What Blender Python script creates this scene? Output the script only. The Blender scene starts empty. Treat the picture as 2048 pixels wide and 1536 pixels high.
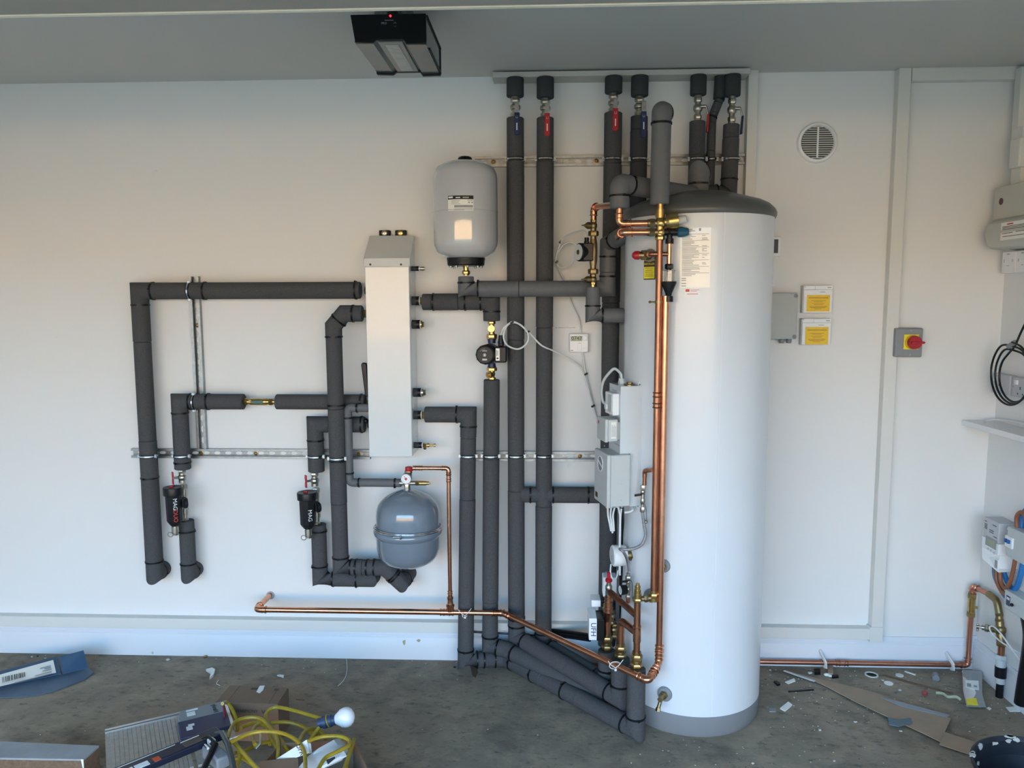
import bpy, math, random
from mathutils import Vector, Matrix
random.seed(7)
SC = bpy.context.scene
COL = SC.collection
PI = math.pi
# ------------------------------------------------------------ camera, sky, light, exposure
F_, PITCH, YAW, ROLL, CZ, CD = 1554.9, 0.10995, 0.04263, -0.00297, 1.639, 3.385
cp, sp, cy, sy = math.cos(PITCH), math.sin(PITCH), math.cos(YAW), math.sin(YAW)
FW = Vector((-sy*cp, cy*cp, -sp)); R0 = Vector((cy, sy, 0)); U0 = R0.cross(FW)
RT = R0*math.cos(ROLL)+U0*math.sin(ROLL); UP = -R0*math.sin(ROLL)+U0*math.cos(ROLL)
CAMP = Vector((0, -CD, CZ))
cam = bpy.data.cameras.new('camera'); camo = bpy.data.objects.new('camera', cam); COL.objects.link(camo)
cam.sensor_width = 36; cam.lens = F_/2048*36; cam.clip_start = 0.02
camo.matrix_world = Matrix(((RT.x, UP.x, -FW.x, CAMP.x), (RT.y, UP.y, -FW.y, CAMP.y), (RT.z, UP.z, -FW.z, CAMP.z), (0, 0, 0, 1)))
SC.camera = camo
SC.view_settings.view_transform = 'Standard'; SC.view_settings.look = 'None'
SC.view_settings.gamma = 1; SC.view_settings.exposure = 0.0; SC.view_settings.use_curve_mapping = False

wd = bpy.data.worlds.new('sky'); SC.world = wd; wd.use_nodes = True
nt = wd.node_tree; nt.nodes.clear()
o = nt.nodes.new('ShaderNodeOutputWorld'); bg = nt.nodes.new('ShaderNodeBackground')
tc = nt.nodes.new('ShaderNodeTexCoord'); sx = nt.nodes.new('ShaderNodeSeparateXYZ'); cr = nt.nodes.new('ShaderNodeValToRGB')
nt.links.new(tc.outputs['Generated'], sx.inputs[0]); nt.links.new(sx.outputs['Z'], cr.inputs[0])
nt.links.new(cr.outputs[0], bg.inputs[0]); nt.links.new(bg.outputs[0], o.inputs[0])
SKY_STRENGTH = 11
bg.inputs[1].default_value = SKY_STRENGTH
e = cr.color_ramp.elements
e[0].position = 0.0; e[0].color = (0.9, 0.88, 0.84, 1)
e[1].position = 1.0; e[1].color = (0.22, 0.48, 1.0, 1)
e2 = e.new(0.08); e2.color = (0.56, 0.79, 1.0, 1)
e3 = e.new(0.3); e3.color = (0.30, 0.62, 1.0, 1)

sun = bpy.data.lights.new('sun', 'SUN'); suno = bpy.data.objects.new('sun', sun); COL.objects.link(suno)
sun.energy = 22; sun.color = (1.0, 0.80, 0.56); sun.angle = 0.01
suno.rotation_euler = (math.radians(-48), math.radians(0), math.radians(12))   # from behind the house, falls on the driveway only
suno.location = (0, 6, 8)
pl = bpy.data.lights.new('garage_opening_portal', 'AREA'); plo = bpy.data.objects.new('garage_opening_portal', pl); COL.objects.link(plo)
pl.shape = 'RECTANGLE'; pl.size = 4.9; pl.size_y = 2.20; pl.cycles.is_portal = True
plo.location = (-0.6, -4.05, 1.10); plo.rotation_euler = (math.radians(90), 0, 0)

# ------------------------------------------------------------ view rays -> points in the room
def ray(px, py): return FW+RT*((px-1024)/F_)+UP*((768-py)/F_)
def W(px, py, d):
    v = ray(px, py); return CAMP+v*((CD-d)/v.y)
def G(px, py, z=0.0):
    v = ray(px, py); return CAMP+v*((z-CZ)/v.z)
def XP(px, py, x):
    v = ray(px, py); return CAMP+v*(x/v.x)
TX, TY, TR = 0.585, -0.34, 0.276
def TK(px, py, off=0.0):
    v = ray(px, py); a = v.x**2+v.y**2; ox, oy = CAMP.x-TX, CAMP.y-TY
    b = 2*(ox*v.x+oy*v.y); c = ox*ox+oy*oy-(TR+off)**2; q = b*b-4*a*c
    t = (-b-math.sqrt(max(q, 0)))/(2*a); return CAMP+v*t
def zc(P): return (P-CAMP).dot(FW)
def rad(w, P): return w/2*zc(P)/F_
def V(*a): return Vector(a)

# ------------------------------------------------------------ materials
MATS = {}
def mat(name, col, rough=0.5, metal=0.0, var=0.06, scale=30, bump=0.0, bscale=200, col2=None, spec=0.5, trans=0, coat=0, emit=None, aniso=None):
    m = bpy.data.materials.new(name); m.use_nodes = True; n = m.node_tree; b = n.nodes['Principled BSDF']
    b.inputs['Roughness'].default_value = rough; b.inputs['Metallic'].default_value = metal
    b.inputs['Specular IOR Level'].default_value = spec; b.inputs['Transmission Weight'].default_value = trans
    b.inputs['Coat Weight'].default_value = coat
    tc = n.nodes.new('ShaderNodeTexCoord'); nz = n.nodes.new('ShaderNodeTexNoise')
    mp = n.nodes.new('ShaderNodeMapping'); n.links.new(tc.outputs['Object'], mp.inputs[0])
    if aniso: mp.inputs['Scale'].default_value = aniso
    nz.inputs['Scale'].default_value = scale; nz.inputs['Detail'].default_value = 6; nz.inputs['Roughness'].default_value = 0.65
    n.links.new(mp.outputs[0], nz.inputs['Vector'])
    r = n.nodes.new('ShaderNodeValToRGB'); n.links.new(nz.outputs['Fac'], r.inputs[0])
    c2 = col2 or tuple(max(0, c*(1-var*2)) for c in col)
    r.color_ramp.elements[0].position = 0.3; r.color_ramp.elements[0].color = (*c2, 1)
    r.color_ramp.elements[1].position = 0.7; r.color_ramp.elements[1].color = (*col, 1)
    n.links.new(r.outputs[0], b.inputs['Base Color'])
    if bump:
        n2 = n.nodes.new('ShaderNodeTexNoise'); n2.inputs['Scale'].default_value = bscale; n2.inputs['Detail'].default_value = 3
        n.links.new(mp.outputs[0], n2.inputs['Vector'])
        bp = n.nodes.new('ShaderNodeBump'); bp.inputs['Strength'].default_value = bump; bp.inputs['Distance'].default_value = 0.002
        n.links.new(n2.outputs['Fac'], bp.inputs['Height']); n.links.new(bp.outputs[0], b.inputs['Normal'])
    if emit:
        b.inputs['Emission Color'].default_value = (*emit[0], 1); b.inputs['Emission Strength'].default_value = emit[1]
    MATS[name] = m; return m
FOAM = mat('charcoal_foam', (0.092, 0.092, 0.094), 0.85, var=0.2, scale=300, bump=0.6, bscale=500, spec=0.25, col2=(0.045, 0.045, 0.047))
FOAML = mat('smooth_grey_foam', (0.125, 0.13, 0.135), 0.6, var=0.06, scale=60, bump=0.15, bscale=300, spec=0.3)
FOAMD = mat('dark_foam', (0.048, 0.050, 0.053), 0.8, var=0.1, scale=200, bump=0.3, bscale=500, spec=0.2)
COPPER = mat('copper', (0.80, 0.40, 0.25), 0.24, 1.0, scale=18, col2=(0.60, 0.26, 0.15))
COPD = mat('tarnished_copper', (0.50, 0.22, 0.12), 0.36, 1.0, scale=14, col2=(0.24, 0.12, 0.08), aniso=(6, 6, 1))
BRASS = mat('brass', (0.62, 0.44, 0.18), 0.28, 1.0, scale=40, col2=(0.48, 0.32, 0.12))
BRASSD = mat('dull_brass', (0.36, 0.27, 0.14), 0.42, 1.0, scale=40, col2=(0.22, 0.16, 0.08))
NICK = mat('nickel', (0.52, 0.49, 0.43), 0.32, 1.0, scale=40, col2=(0.38, 0.36, 0.31))
ZINC = mat('galvanised_steel', (0.40, 0.42, 0.43), 0.4, 1.0, scale=50, col2=(0.27, 0.29, 0.30))
STEEL = mat('bright_steel', (0.75, 0.76, 0.78), 0.2, 1.0, scale=60)
BLK = mat('black_plastic', (0.007, 0.007, 0.008), 0.35, scale=60, spec=0.28)
BLKM = mat('matt_black_plastic', (0.010, 0.010, 0.012), 0.55, scale=60, spec=0.25)
NAVY = mat('navy_paint', (0.012, 0.018, 0.07), 0.4, scale=50)
RED = mat('red_plastic', (0.42, 0.010, 0.018), 0.35, scale=50)
BLUE = mat('blue_plastic', (0.005, 0.018, 0.085), 0.35, scale=50)
TEAL = mat('petrol_blue_plastic', (0.01, 0.09, 0.16), 0.4, scale=50)
YEL = mat('yellow_label', (0.85, 0.55, 0.02), 0.45, scale=40)
YEL2 = mat('bright_yellow_label', (0.85, 0.72, 0.03), 0.45, scale=40)
WHT = mat('white_plastic', (0.80, 0.80, 0.80), 0.35, var=0.02, scale=30)
WHTM = mat('white_powder_coat', (0.60, 0.63, 0.64), 0.22, var=0.01, scale=30, coat=0.45, bump=0.05, bscale=350)
GREYP = mat('light_grey_plastic', (0.52, 0.54, 0.53), 0.45, var=0.02, scale=30)
MIDG = mat('mid_grey_plastic', (0.22, 0.23, 0.24), 0.5, var=0.03, scale=30)
LABEL = mat('paper_label', (0.82, 0.80, 0.74), 0.3, var=0.02, scale=30, coat=0.5)
INK = mat('ink', (0.03, 0.03, 0.035), 0.6, scale=50)
INKG = mat('faded_ink', (0.33, 0.33, 0.34), 0.6, scale=50)
WINK = mat('white_print', (0.75, 0.75, 0.75), 0.5, scale=50)
REDINK = mat('red_print', (0.6, 0.06, 0.05), 0.5, scale=50)
VESW = mat('white_vessel_paint', (0.50, 0.51, 0.52), 0.10, var=0.01, scale=12, coat=1.0)
VESG = mat('grey_vessel_paint', (0.165, 0.205, 0.25), 0.14, var=0.03, scale=12, coat=0.8)
TANKM = mat('white_cylinder_jacket', (0.66, 0.69, 0.72), 0.30, var=0.01, scale=4, bump=0.03, bscale=12, coat=0.2)
LIDM = mat('dark_grey_lid', (0.085, 0.088, 0.088), 0.35, var=0.05, scale=8)
CABLEW = mat('white_cable', (0.70, 0.70, 0.68), 0.45, scale=30, var=0.03)
CABLEY = mat('yellow_cable', (0.42, 0.28, 0.012), 0.4, scale=30, col2=(0.28, 0.18, 0.01))
CARD = mat('cardboard', (0.24, 0.15, 0.095), 0.85, var=0.08, scale=12, bump=0.2, bscale=90)  # colour kept dark to stand for the dimmer light at lower left
CARDD = mat('worn_cardboard', (0.11, 0.075, 0.055), 0.9, var=0.1, scale=20)
CLEAR = mat('clear_plastic', (0.9, 0.9, 0.88), 0.15, trans=0.85, scale=20, var=0.01)
BAGM = mat('clear_bag_film', (0.75, 0.77, 0.77), 0.2, trans=0.55, scale=20, var=0.02)
ALU = mat('aluminium', (0.62, 0.63, 0.64), 0.35, 1.0, scale=30, aniso=(1, 20, 1))
LCD = mat('lcd', (0.30, 0.34, 0.22), 0.3, scale=20, var=0.02)
DSCR = mat('dark_screen', (0.05, 0.055, 0.06), 0.15, scale=20)
WOODE = mat('fibreboard_edge', (0.20, 0.12, 0.07), 0.8, scale=60, col2=(0.12, 0.07, 0.04))
WFACE = mat('white_board_face', (0.34, 0.34, 0.35), 0.6, scale=6, col2=(0.26, 0.26, 0.26))
BLUEC = mat('blue_card', (0.024, 0.068, 0.13), 0.6, scale=8, col2=(0.035, 0.08, 0.14))
BLUEC2 = mat('pale_blue_card', (0.065, 0.10, 0.15), 0.6, scale=9, col2=(0.10, 0.14, 0.18))
TRIMW = mat('white_trunking', (0.68, 0.67, 0.63), 0.4, var=0.01, scale=10)
SKIRT = mat('skirting_gloss', (0.70, 0.71, 0.74), 0.35, var=0.015, scale=5)
BRN = mat('brown_sheath', (0.25, 0.09, 0.04), 0.45, scale=30)
BLUS = mat('blue_sheath', (0.02, 0.16, 0.42), 0.45, scale=30)
BUCK = mat('black_bucket', (0.009, 0.011, 0.017), 0.5, scale=14, col2=(0.018, 0.020, 0.026), spec=0.3)
PLAS = mat('dried_plaster', (0.50, 0.47, 0.42), 0.9, scale=60)
LED = mat('red_led', (0.6, 0.0, 0.02), 0.4, scale=10, emit=((1.0, 0.02, 0.05), 3.0))
ORNG = mat('orange_print', (0.6, 0.08, 0.02), 0.5, scale=50)
GREYF = mat('diffuser_plastic', (0.30, 0.28, 0.25), 0.45, scale=60)
OPENG = mat('opener_grey_plastic', (0.10, 0.125, 0.13), 0.18, scale=20, var=0.03)

def wallmat(name, col, marks=0.4):
    m = mat(name, col, 0.7, var=0.01, scale=1.2, bump=0.05, bscale=90)
    n = m.node_tree; b = n.nodes['Principled BSDF']
    # scuffs: sparse small smudges
    tc = n.nodes.new('ShaderNodeTexCoord'); a = n.nodes.new('ShaderNodeTexNoise'); a.inputs['Scale'].default_value = 14; a.inputs['Detail'].default_value = 5
    n.links.new(tc.outputs['Object'], a.inputs['Vector'])
    r = n.nodes.new('ShaderNodeValToRGB'); r.color_ramp.elements[0].position = 0.72; r.color_ramp.elements[1].position = 0.80
    r.color_ramp.elements[0].color = (0, 0, 0, 1); r.color_ramp.elements[1].color = (marks, marks, marks, 1)
    n.links.new(a.outputs['Fac'], r.inputs[0])
    mx = n.nodes.new('ShaderNodeMixRGB'); src = b.inputs['Base Color'].links[0].from_socket
    n.links.new(r.outputs[0], mx.inputs[0]); n.links.new(src, mx.inputs[1]); mx.inputs[2].default_value = (0.45, 0.44, 0.42, 1)
    n.links.new(mx.outputs[0], b.inputs['Base Color']); return m
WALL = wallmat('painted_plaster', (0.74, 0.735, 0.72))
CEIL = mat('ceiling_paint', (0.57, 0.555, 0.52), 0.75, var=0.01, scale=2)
def floormat():
    m = mat('dusty_concrete', (0.33, 0.265, 0.19), 0.9, scale=2.2, col2=(0.155, 0.125, 0.092), bump=0.5, bscale=45)
    n = m.node_tree; b = n.nodes['Principled BSDF']; tc = n.nodes.new('ShaderNodeTexCoord')
    def layer(scale, lo, hi, col, fac, stretch=None):
        a = n.nodes.new('ShaderNodeTexNoise'); a.inputs['Scale'].default_value = scale; a.inputs['Detail'].default_value = 8; a.inputs['Roughness'].default_value = 0.7
        mp = n.nodes.new('ShaderNodeMapping'); n.links.new(tc.outputs['Object'], mp.inputs[0])
        if stretch: mp.inputs['Scale'].default_value = stretch; mp.inputs['Rotation'].default_value = (0, 0, 0.3)
        n.links.new(mp.outputs[0], a.inputs['Vector'])
        r = n.nodes.new('ShaderNodeValToRGB'); r.color_ramp.elements[0].position = lo; r.color_ramp.elements[1].position = hi
        r.color_ramp.elements[0].color = (0, 0, 0, 1); r.color_ramp.elements[1].color = (fac, fac, fac, 1)
        n.links.new(a.outputs['Fac'], r.inputs[0])
        mx = n.nodes.new('ShaderNodeMixRGB'); src = b.inputs['Base Color'].links[0].from_socket
        n.links.new(r.outputs[0], mx.inputs[0]); n.links.new(src, mx.inputs[1]); mx.inputs[2].default_value = (*col, 1)
        n.links.new(mx.outputs[0], b.inputs['Base Color'])
    layer(7, 0.48, 0.72, (0.42, 0.335, 0.225), 0.55)
    layer(5, 0.52, 0.70, (0.085, 0.07, 0.055), 0.7, (0.8, 1.3, 1))
    layer(22, 0.55, 0.66, (0.075, 0.062, 0.048), 0.7, (0.8, 1.4, 1))
    layer(60, 0.60, 0.70, (0.05, 0.042, 0.033), 0.6, (0.7, 1.4, 1))
    layer(150, 0.69, 0.74, (0.42, 0.38, 0.32), 0.6)
    return m
FLOOR = floormat()
FAC_H = 4.2
BOUNCE_FACADE = mat('warm_bounce_render', (0.92, 0.60, 0.30), 0.9, scale=2, var=0.05)  # strong warm tint, so the added wall outside warms the light
PAVE = mat('sunlit_block_paving', (0.42, 0.27, 0.13), 0.9, scale=3, var=0.1)

# ------------------------------------------------------------ mesh builder
OFF = {}
def basis(ax):
    ax = ax.normalized(); h = Vector((0, 0, 1)) if abs(ax.z) < 0.9 else Vector((0, -1, 0))
    u = h.cross(ax).normalized(); return u, ax.cross(u).normalized()
class MB:
    def __init__(s): s.v = []; s.f = []; s.mi = []; s.m = 0
    def add(s, vs, fs):
        k = len(s.v); s.v += [Vector(v) for v in vs]; s.f += [[i+k for i in f] for f in fs]; s.mi += [s.m]*len(fs); return s
    def box(s, a, b):
        x0, x1 = sorted((a[0], b[0])); y0, y1 = sorted((a[1], b[1])); z0, z1 = sorted((a[2], b[2]))
        return s.add([(x, y, z) for x in (x0, x1) for y in (y0, y1) for z in (z0, z1)],
                     [(0, 1, 3, 2), (4, 6, 7, 5), (0, 4, 5, 1), (2, 3, 7, 6), (0, 2, 6, 4), (1, 5, 7, 3)])
    def obox(s, c, X, Y, Z):   # oriented box: centre and three half vectors
        c = Vector(c); X = Vector(X); Y = Vector(Y); Z = Vector(Z)
        return s.add([c+X*i+Y*j+Z*k for i in (-1, 1) for j in (-1, 1) for k in (-1, 1)],
                     [(0, 1, 3, 2), (4, 6, 7, 5), (0, 4, 5, 1), (2, 3, 7, 6), (0, 2, 6, 4), (1, 5, 7, 3)])
    def prism(s, poly, vec):
        n = len(poly); vec = Vector(vec); p = [Vector(q) for q in poly]
        return s.add(p+[q+vec for q in p], [list(range(n))[::-1], list(range(n, 2*n))]+[(i, (i+1) % n, n+(i+1) % n, n+i) for i in range(n)])
    def lathe(s, o, ax, prof, n=32, ph=0):
        o = Vector(o); ax = Vector(ax).normalized(); u, w = basis(ax); vs = []; fs = []
        for h, r in prof:
            r = max(r, 1e-5)
            vs += [o+ax*h+(u*math.cos(2*PI*i/n+ph)+w*math.sin(2*PI*i/n+ph))*r for i in range(n)]
        for j in range(len(prof)-1):
            for i in range(n): fs.append((j*n+i, j*n+(i+1) % n, (j+1)*n+(i+1) % n, (j+1)*n+i))
        fs.append(list(range(n))[::-1]); k = (len(prof)-1)*n; fs.append([k+i for i in range(n)])
        return s.add(vs, fs)
    def cyl(s, a, b, r, r2=None, n=24):
        a = Vector(a); b = Vector(b); return s.lathe(a, b-a, [(0, r), ((b-a).length, r if r2 is None else r2)], n)
    def stack(s, o, ax, segs, n=24):   # segs: (length, radius[, kind]) kind h = hex nut
        o = Vector(o); ax = Vector(ax).normalized()
        for sg in segs:
            L, r = sg[0], sg[1]; k = sg[2] if len(sg) > 2 else 'c'
            if k == 'h':
                c = min(L, r)*0.18; s.lathe(o, ax, [(0, r*0.9), (c, r), (L-c, r), (L, r*0.9)], 6)
            elif k == 'k': s.lathe(o, ax, [(0, r), (L, sg[3])], n)
            elif k == 'b': s.lathe(o, ax, [(0, r*0.75), (L*0.2, r*0.95), (L*0.5, r), (L*0.8, r*0.95), (L, r*0.75)], n)
            elif k == 's': pass
            else: s.lathe(o, ax, [(0, r), (L, r)], n)
            o = o+ax*L
        return s
    def sweep(s, pts, r, n=20, closed=False, flat=None):   # mitred sweep along a polyline
        pts = [Vector(p) for p in pts]; m = len(pts); rr = r if isinstance(r, (list, tuple)) else [r]*m
        d = [(pts[(i+1) % m]-pts[i]).normalized() for i in range(m if closed else m-1)]
        u, w = basis(d[0]); vs = []; fs = []
        for i in range(m):
            di = d[i-1] if (i > 0 or closed) else d[0]; do = d[i] if i < len(d) else d[-1]
            t = (di+do).normalized() if (di+do).length > 1e-6 else do
            if i > 0:
                # carry frame onto plane normal to incoming direction
                u = (u-di*u.dot(di)).normalized(); w = di.cross(u)
            ring = []
            for k in range(n):
                a = 2*PI*k/n; a1 = flat or 1.0
                p = u*math.cos(a)*rr[i]+w*math.sin(a)*rr[i]*a1
                den = di.dot(t)
                p = p-di*(p.dot(t)/max(den, 0.25))
                ring.append(pts[i]+p)
            vs += ring
            if i < m-1 or closed:
                u = (u-do*u.dot(do)).normalized() if abs(u.dot(do)) < 0.98 else basis(do)[0]
                w = do.cross(u)
        L = m if closed else m-1
        for j in range(L):
            for i in range(n): fs.append((j*n+i, j*n+(i+1) % n, ((j+1) % m)*n+(i+1) % n, ((j+1) % m)*n+i))
        if not closed: fs += [list(range(n))[::-1], [(m-1)*n+i for i in range(n)]]
        return s.add(vs, fs)
    def torus(s, c, ax, R, r, n=32, k=8):
        u, w = basis(Vector(ax)); c = Vector(c)
        return s.sweep([c+(u*math.cos(2*PI*i/n)+w*math.sin(2*PI*i/n))*R for i in range(n)], r, k, True)
    def band(s, c, ax, R, w, t=0.0015, n=32):
        ax = Vector(ax).normalized(); c = Vector(c)-ax*w/2
        u, q = basis(ax); vs = []; fs = []
        pr = [(0, R), (0, R+t), (w, R+t), (w, R)]
        for h, r in pr: vs += [c+ax*h+(u*math.cos(2*PI*i/n)+q*math.sin(2*PI*i/n))*r for i in range(n)]
        for j in range(4):
            for i in range(n): fs.append((j*n+i, j*n+(i+1) % n, ((j+1) % 4)*n+(i+1) % n, ((j+1) % 4)*n+i))
        return s.add(vs, fs)
    def sph(s, c, r, sc=(1, 1, 1), n=16):
        c = Vector(c); vs = []; fs = []; k = n//2
        for j in range(1, k):
            a = PI*j/k
            for i in range(n): b = 2*PI*i/n; vs.append(c+Vector((r*sc[0]*math.sin(a)*math.cos(b), r*sc[1]*math.sin(a)*math.sin(b), r*sc[2]*math.cos(a))))
        for j in range(k-2):
            for i in range(n): fs.append((j*n+i, (j+1)*n+i, (j+1)*n+(i+1) % n, j*n+(i+1) % n))
        t = len(vs); vs += [c+Vector((0, 0, r*sc[2])), c-Vector((0, 0, r*sc[2]))]
        for i in range(n): fs.append((t, i, (i+1) % n)); fs.append((t+1, (k-2)*n+(i+1) % n, (k-2)*n+i))
        return s.add(vs, fs)

def mesh_obj(name, mb, m, off):
    me = bpy.data.meshes.new(name); me.from_pydata([tuple(v-off) for v in mb.v], [], mb.f)
    ms = m if isinstance(m, (list, tuple)) else [m]
    for q in ms: me.materials.append(q)
    for p, i in zip(me.polygons, mb.mi): p.use_smooth = True; p.material_index = min(i, len(ms)-1)
    me.update()
    import bmesh
    b = bmesh.new(); b.from_mesh(me); bmesh.ops.recalc_face_normals(b, faces=b.faces); b.to_mesh(me); b.free()
    me.set_sharp_from_angle(angle=0.6)
    return bpy.data.objects.new(name, me)
def bevel(o, w, seg=2):
    b = o.modifiers.new('bevel', 'BEVEL'); b.width = w; b.segments = seg; b.limit_method = 'ANGLE'; b.angle_limit = 0.7
def part(name, mb, m, parent, label=None, bev=0, stuff=False):
    off = OFF[parent.name]; o = mesh_obj(name, mb, m, off); COL.objects.link(o); o.parent = parent; OFF[o.name] = off
    if label: o['label'] = label
    if bev: bevel(o, bev)
    if stuff: o['kind'] = 'stuff'
    return o
def thing(name, label, cat, loc, group=None):
    o = bpy.data.objects.new(name, None); COL.objects.link(o); o.location = loc; o.empty_display_size = 0.05
    OFF[o.name] = Vector(loc); o['label'] = label; o['category'] = cat
    if group: o['group'] = group
    return o
def solo(name, mb, m, label, cat, group=None, bev=0, stuff=False, loc=None):
    off = Vector(loc) if loc else sum(mb.v, Vector())/len(mb.v)
    o = mesh_obj(name, mb, m, off); COL.objects.link(o); o.location = off; OFF[o.name] = off
    o['label'] = label; o['category'] = cat
    if group: o['group'] = group
    if bev: bevel(o, bev)
    if stuff: o['kind'] = 'stuff'
    return o
def struct(name, mb, m, bev=0):
    o = mesh_obj(name, mb, m, Vector()); COL.objects.link(o); o['kind'] = 'structure'; OFF[o.name] = Vector()
    if bev: bevel(o, bev)
    return o
def dup(r, delta, label, group=None):
    c = r.copy(); COL.objects.link(c); c.location = r.location+Vector(delta); OFF[c.name] = OFF[r.name]; c['label'] = label
    if group: c['group'] = group
    def rec(a, b):
        for ch in list(a.children):
            k = ch.copy(); COL.objects.link(k); k.parent = b; OFF[k.name] = OFF[ch.name]; rec(ch, k)
    rec(r, c); return c
def text(s, size, pos, right, up, m, parent, name='lettering', ext=0.0004, align='CENTER', label=None):
    cu = bpy.data.curves.new('t', 'FONT'); cu.body = s; cu.size = size; cu.extrude = ext; cu.align_x = align; cu.align_y = 'CENTER'; cu.resolution_u = 3
    t = bpy.data.objects.new('t', cu); me = bpy.data.meshes.new_from_object(t); bpy.data.objects.remove(t)
    right = Vector(right).normalized(); up = Vector(up).normalized(); nn = right.cross(up); off = OFF[parent.name]
    for v in me.vertices: v.co = Vector(pos)+right*v.co.x+up*v.co.y+nn*v.co.z-off
    me.materials.clear(); me.materials.append(m); me.name = name
    o = bpy.data.objects.new(name, me); COL.objects.link(o); o.parent = parent; OFF[o.name] = off
    if label: o['label'] = label
    return o
RX, UZ = V(1, 0, 0), V(0, 0, 1)

def fillet(pts, r, n=6):
    pts = [Vector(p) for p in pts]; out = [pts[0]]
    for i in range(1, len(pts)-1):
        a, b, c = pts[i-1], pts[i], pts[i+1]; d1 = (a-b).normalized(); d2 = (c-b).normalized()
        th = d1.angle(d2); t = min(r/math.tan(th/2), (a-b).length*0.49, (c-b).length*0.49) if th < 3.1 else 0
        if t < 1e-4: out.append(b); continue
        p0 = b+d1*t; p1 = b+d2*t
        for k in range(n+1):
            s = k/n; out.append(p0*(1-s)**2+b*2*s*(1-s)+p1*s*s)
    out.append(pts[-1]); return out
def smooth(pts, n=8, closed=False):   # catmull-rom
    P = [Vector(p) for p in pts]; m = len(P); out = []
    for i in range(m if closed else m-1):
        if closed: a, b, c, d = P[i-1], P[i], P[(i+1) % m], P[(i+2) % m]
        else: a, b, c, d = P[max(i-1, 0)], P[i], P[i+1], P[min(i+2, m-1)]
        for k in range(n):
            t = k/n; out.append(0.5*((2*b)+(c-a)*t+(2*a-5*b+4*c-d)*t*t+(3*b-a-3*c+d)*t**3))
    if not closed: out.append(P[-1])
    return out

# insulated pipe run: mitred elbow sleeves at the corners, straight sleeves between, cable ties beside the elbows
def foam(label, pts, r, m=FOAM, leg=None, ties='auto', name='insulated_pipe', elbow_r=1.03, cat='pipe', seams=(), extra_ties=(), round_=False):
    pts = [Vector(p) for p in pts]; t = thing(name, label, cat, pts[0]); leg = leg or r*1.75
    n = len(pts); cut = []
    for i in range(n-1):
        a, b = pts[i], pts[i+1]; d = (b-a); L = d.length; d.normalize()
        s0 = min(leg, L/2) if i > 0 else 0; s1 = min(leg, L/2) if i < n-2 else 0
        cut.append((a+d*s0, b-d*s1, d))
        if L-s0-s1 > 0.004:
            sm = [f for k, f in seams if k == i]; A, B = a+d*s0, b-d*s1; fr = [0]+sm+[1]
            for q in range(len(fr)-1):
                p0, p1 = A.lerp(B, fr[q]), A.lerp(B, fr[q+1]); l = (p1-p0).length; e = min(0.0025, l/4); rr = r*(1+0.03*((q+i) % 2))
                part('sleeve', MB().lathe(p0, p1-p0, [(0, rr-0.003), (e, rr), (l-e, rr), (l, rr-0.003)], 36), m, t)
    for i in range(1, n-1):
        a = cut[i-1][1]; b = cut[i][0]; q = [a, pts[i], b]
        if round_: q = fillet([a, pts[i], b], r*1.4)
        part('elbow_sleeve', MB().sweep(q, r*elbow_r, 36), m, t)
        if ties == 'auto':
            for p, dd in ((a, cut[i-1][2]), (b, cut[i][2])): tie(p, dd, r*elbow_r, t)
    for k, f in extra_ties:
        a, b = pts[k], pts[k+1]; tie(a.lerp(b, f), b-a, r*1.03, t)
    return t
def tie(p, d, r, t, m=None):
    d = Vector(d).normalized(); mb = MB().band(p, d, r-0.0005, 0.0068, 0.0030)
    v = (CAMP-p); v -= d*v.dot(d); v.normalize(); a = random.uniform(-1.2, 1.2); q = d.cross(v); h = v*math.cos(a)+q*math.sin(a)
    mb.obox(p+h*(r+0.003), d*0.004, h*0.003, d.cross(h)*0.004)
    part('cable_tie', mb, m or BLK, t)
# copper pipe with press-fit elbows
def copper(label, pts, r, m=COPPER, br=0.03, name='copper_pipe', cups=(), skip=(), bead=True, cat='pipe'):
    pts = [Vector(p) for p in pts]; t = thing(name, label, cat, pts[0]); n = len(pts); prev = pts[0]
    for i in range(n-1):
        a, b = pts[i], pts[i+1]; d = (b-a).normalized(); L = (b-a).length
        A = a if i == 0 else a+d*min(br, L*0.45); B = b if i == n-2 else b-d*min(br, L*0.45)
        part('tube', MB().cyl(A, B, r, n=20), m, t)
    for i in range(1, n-1):
        d1 = (pts[i-1]-pts[i]); d2 = (pts[i+1]-pts[i]); l1 = min(br, d1.length*0.45); l2 = min(br, d2.length*0.45); d1.normalize(); d2.normalize()
        if i in skip: part('bend', MB().sweep(fillet([pts[i]+d1*l1*1.05, pts[i], pts[i]+d2*l2*1.05], l1*0.95, 8), r, 20), m, t); continue
        mb = MB().sweep(fillet([pts[i]+d1*(l1+r*0.9), pts[i], pts[i]+d2*(l2+r*0.9)], l1*0.9, 8), r*1.14, 20)
        if bead:
            for d, l in ((d1, l1), (d2, l2)):
                mb.torus(pts[i]+d*(l+r*0.8), d, r*1.18, r*0.22, 20, 6); mb.torus(pts[i]+d*(l-r*0.5), d, r*1.16, r*0.12, 20, 6)
        part('elbow_fitting', mb, m, t)
    for k, f in cups:
        a, b = pts[k], pts[k+1]; c = a.lerp(b, f); d = (b-a).normalized(); h = r*2.2
        mb = MB().cyl(c-d*h, c+d*h, r*1.14, n=20)
        for s in (-1, -0.45, 0.45, 1): mb.torus(c+d*h*s, d, r*1.18, r*0.2, 20, 6)
        part('coupling', mb, m, t)
    return t
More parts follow.
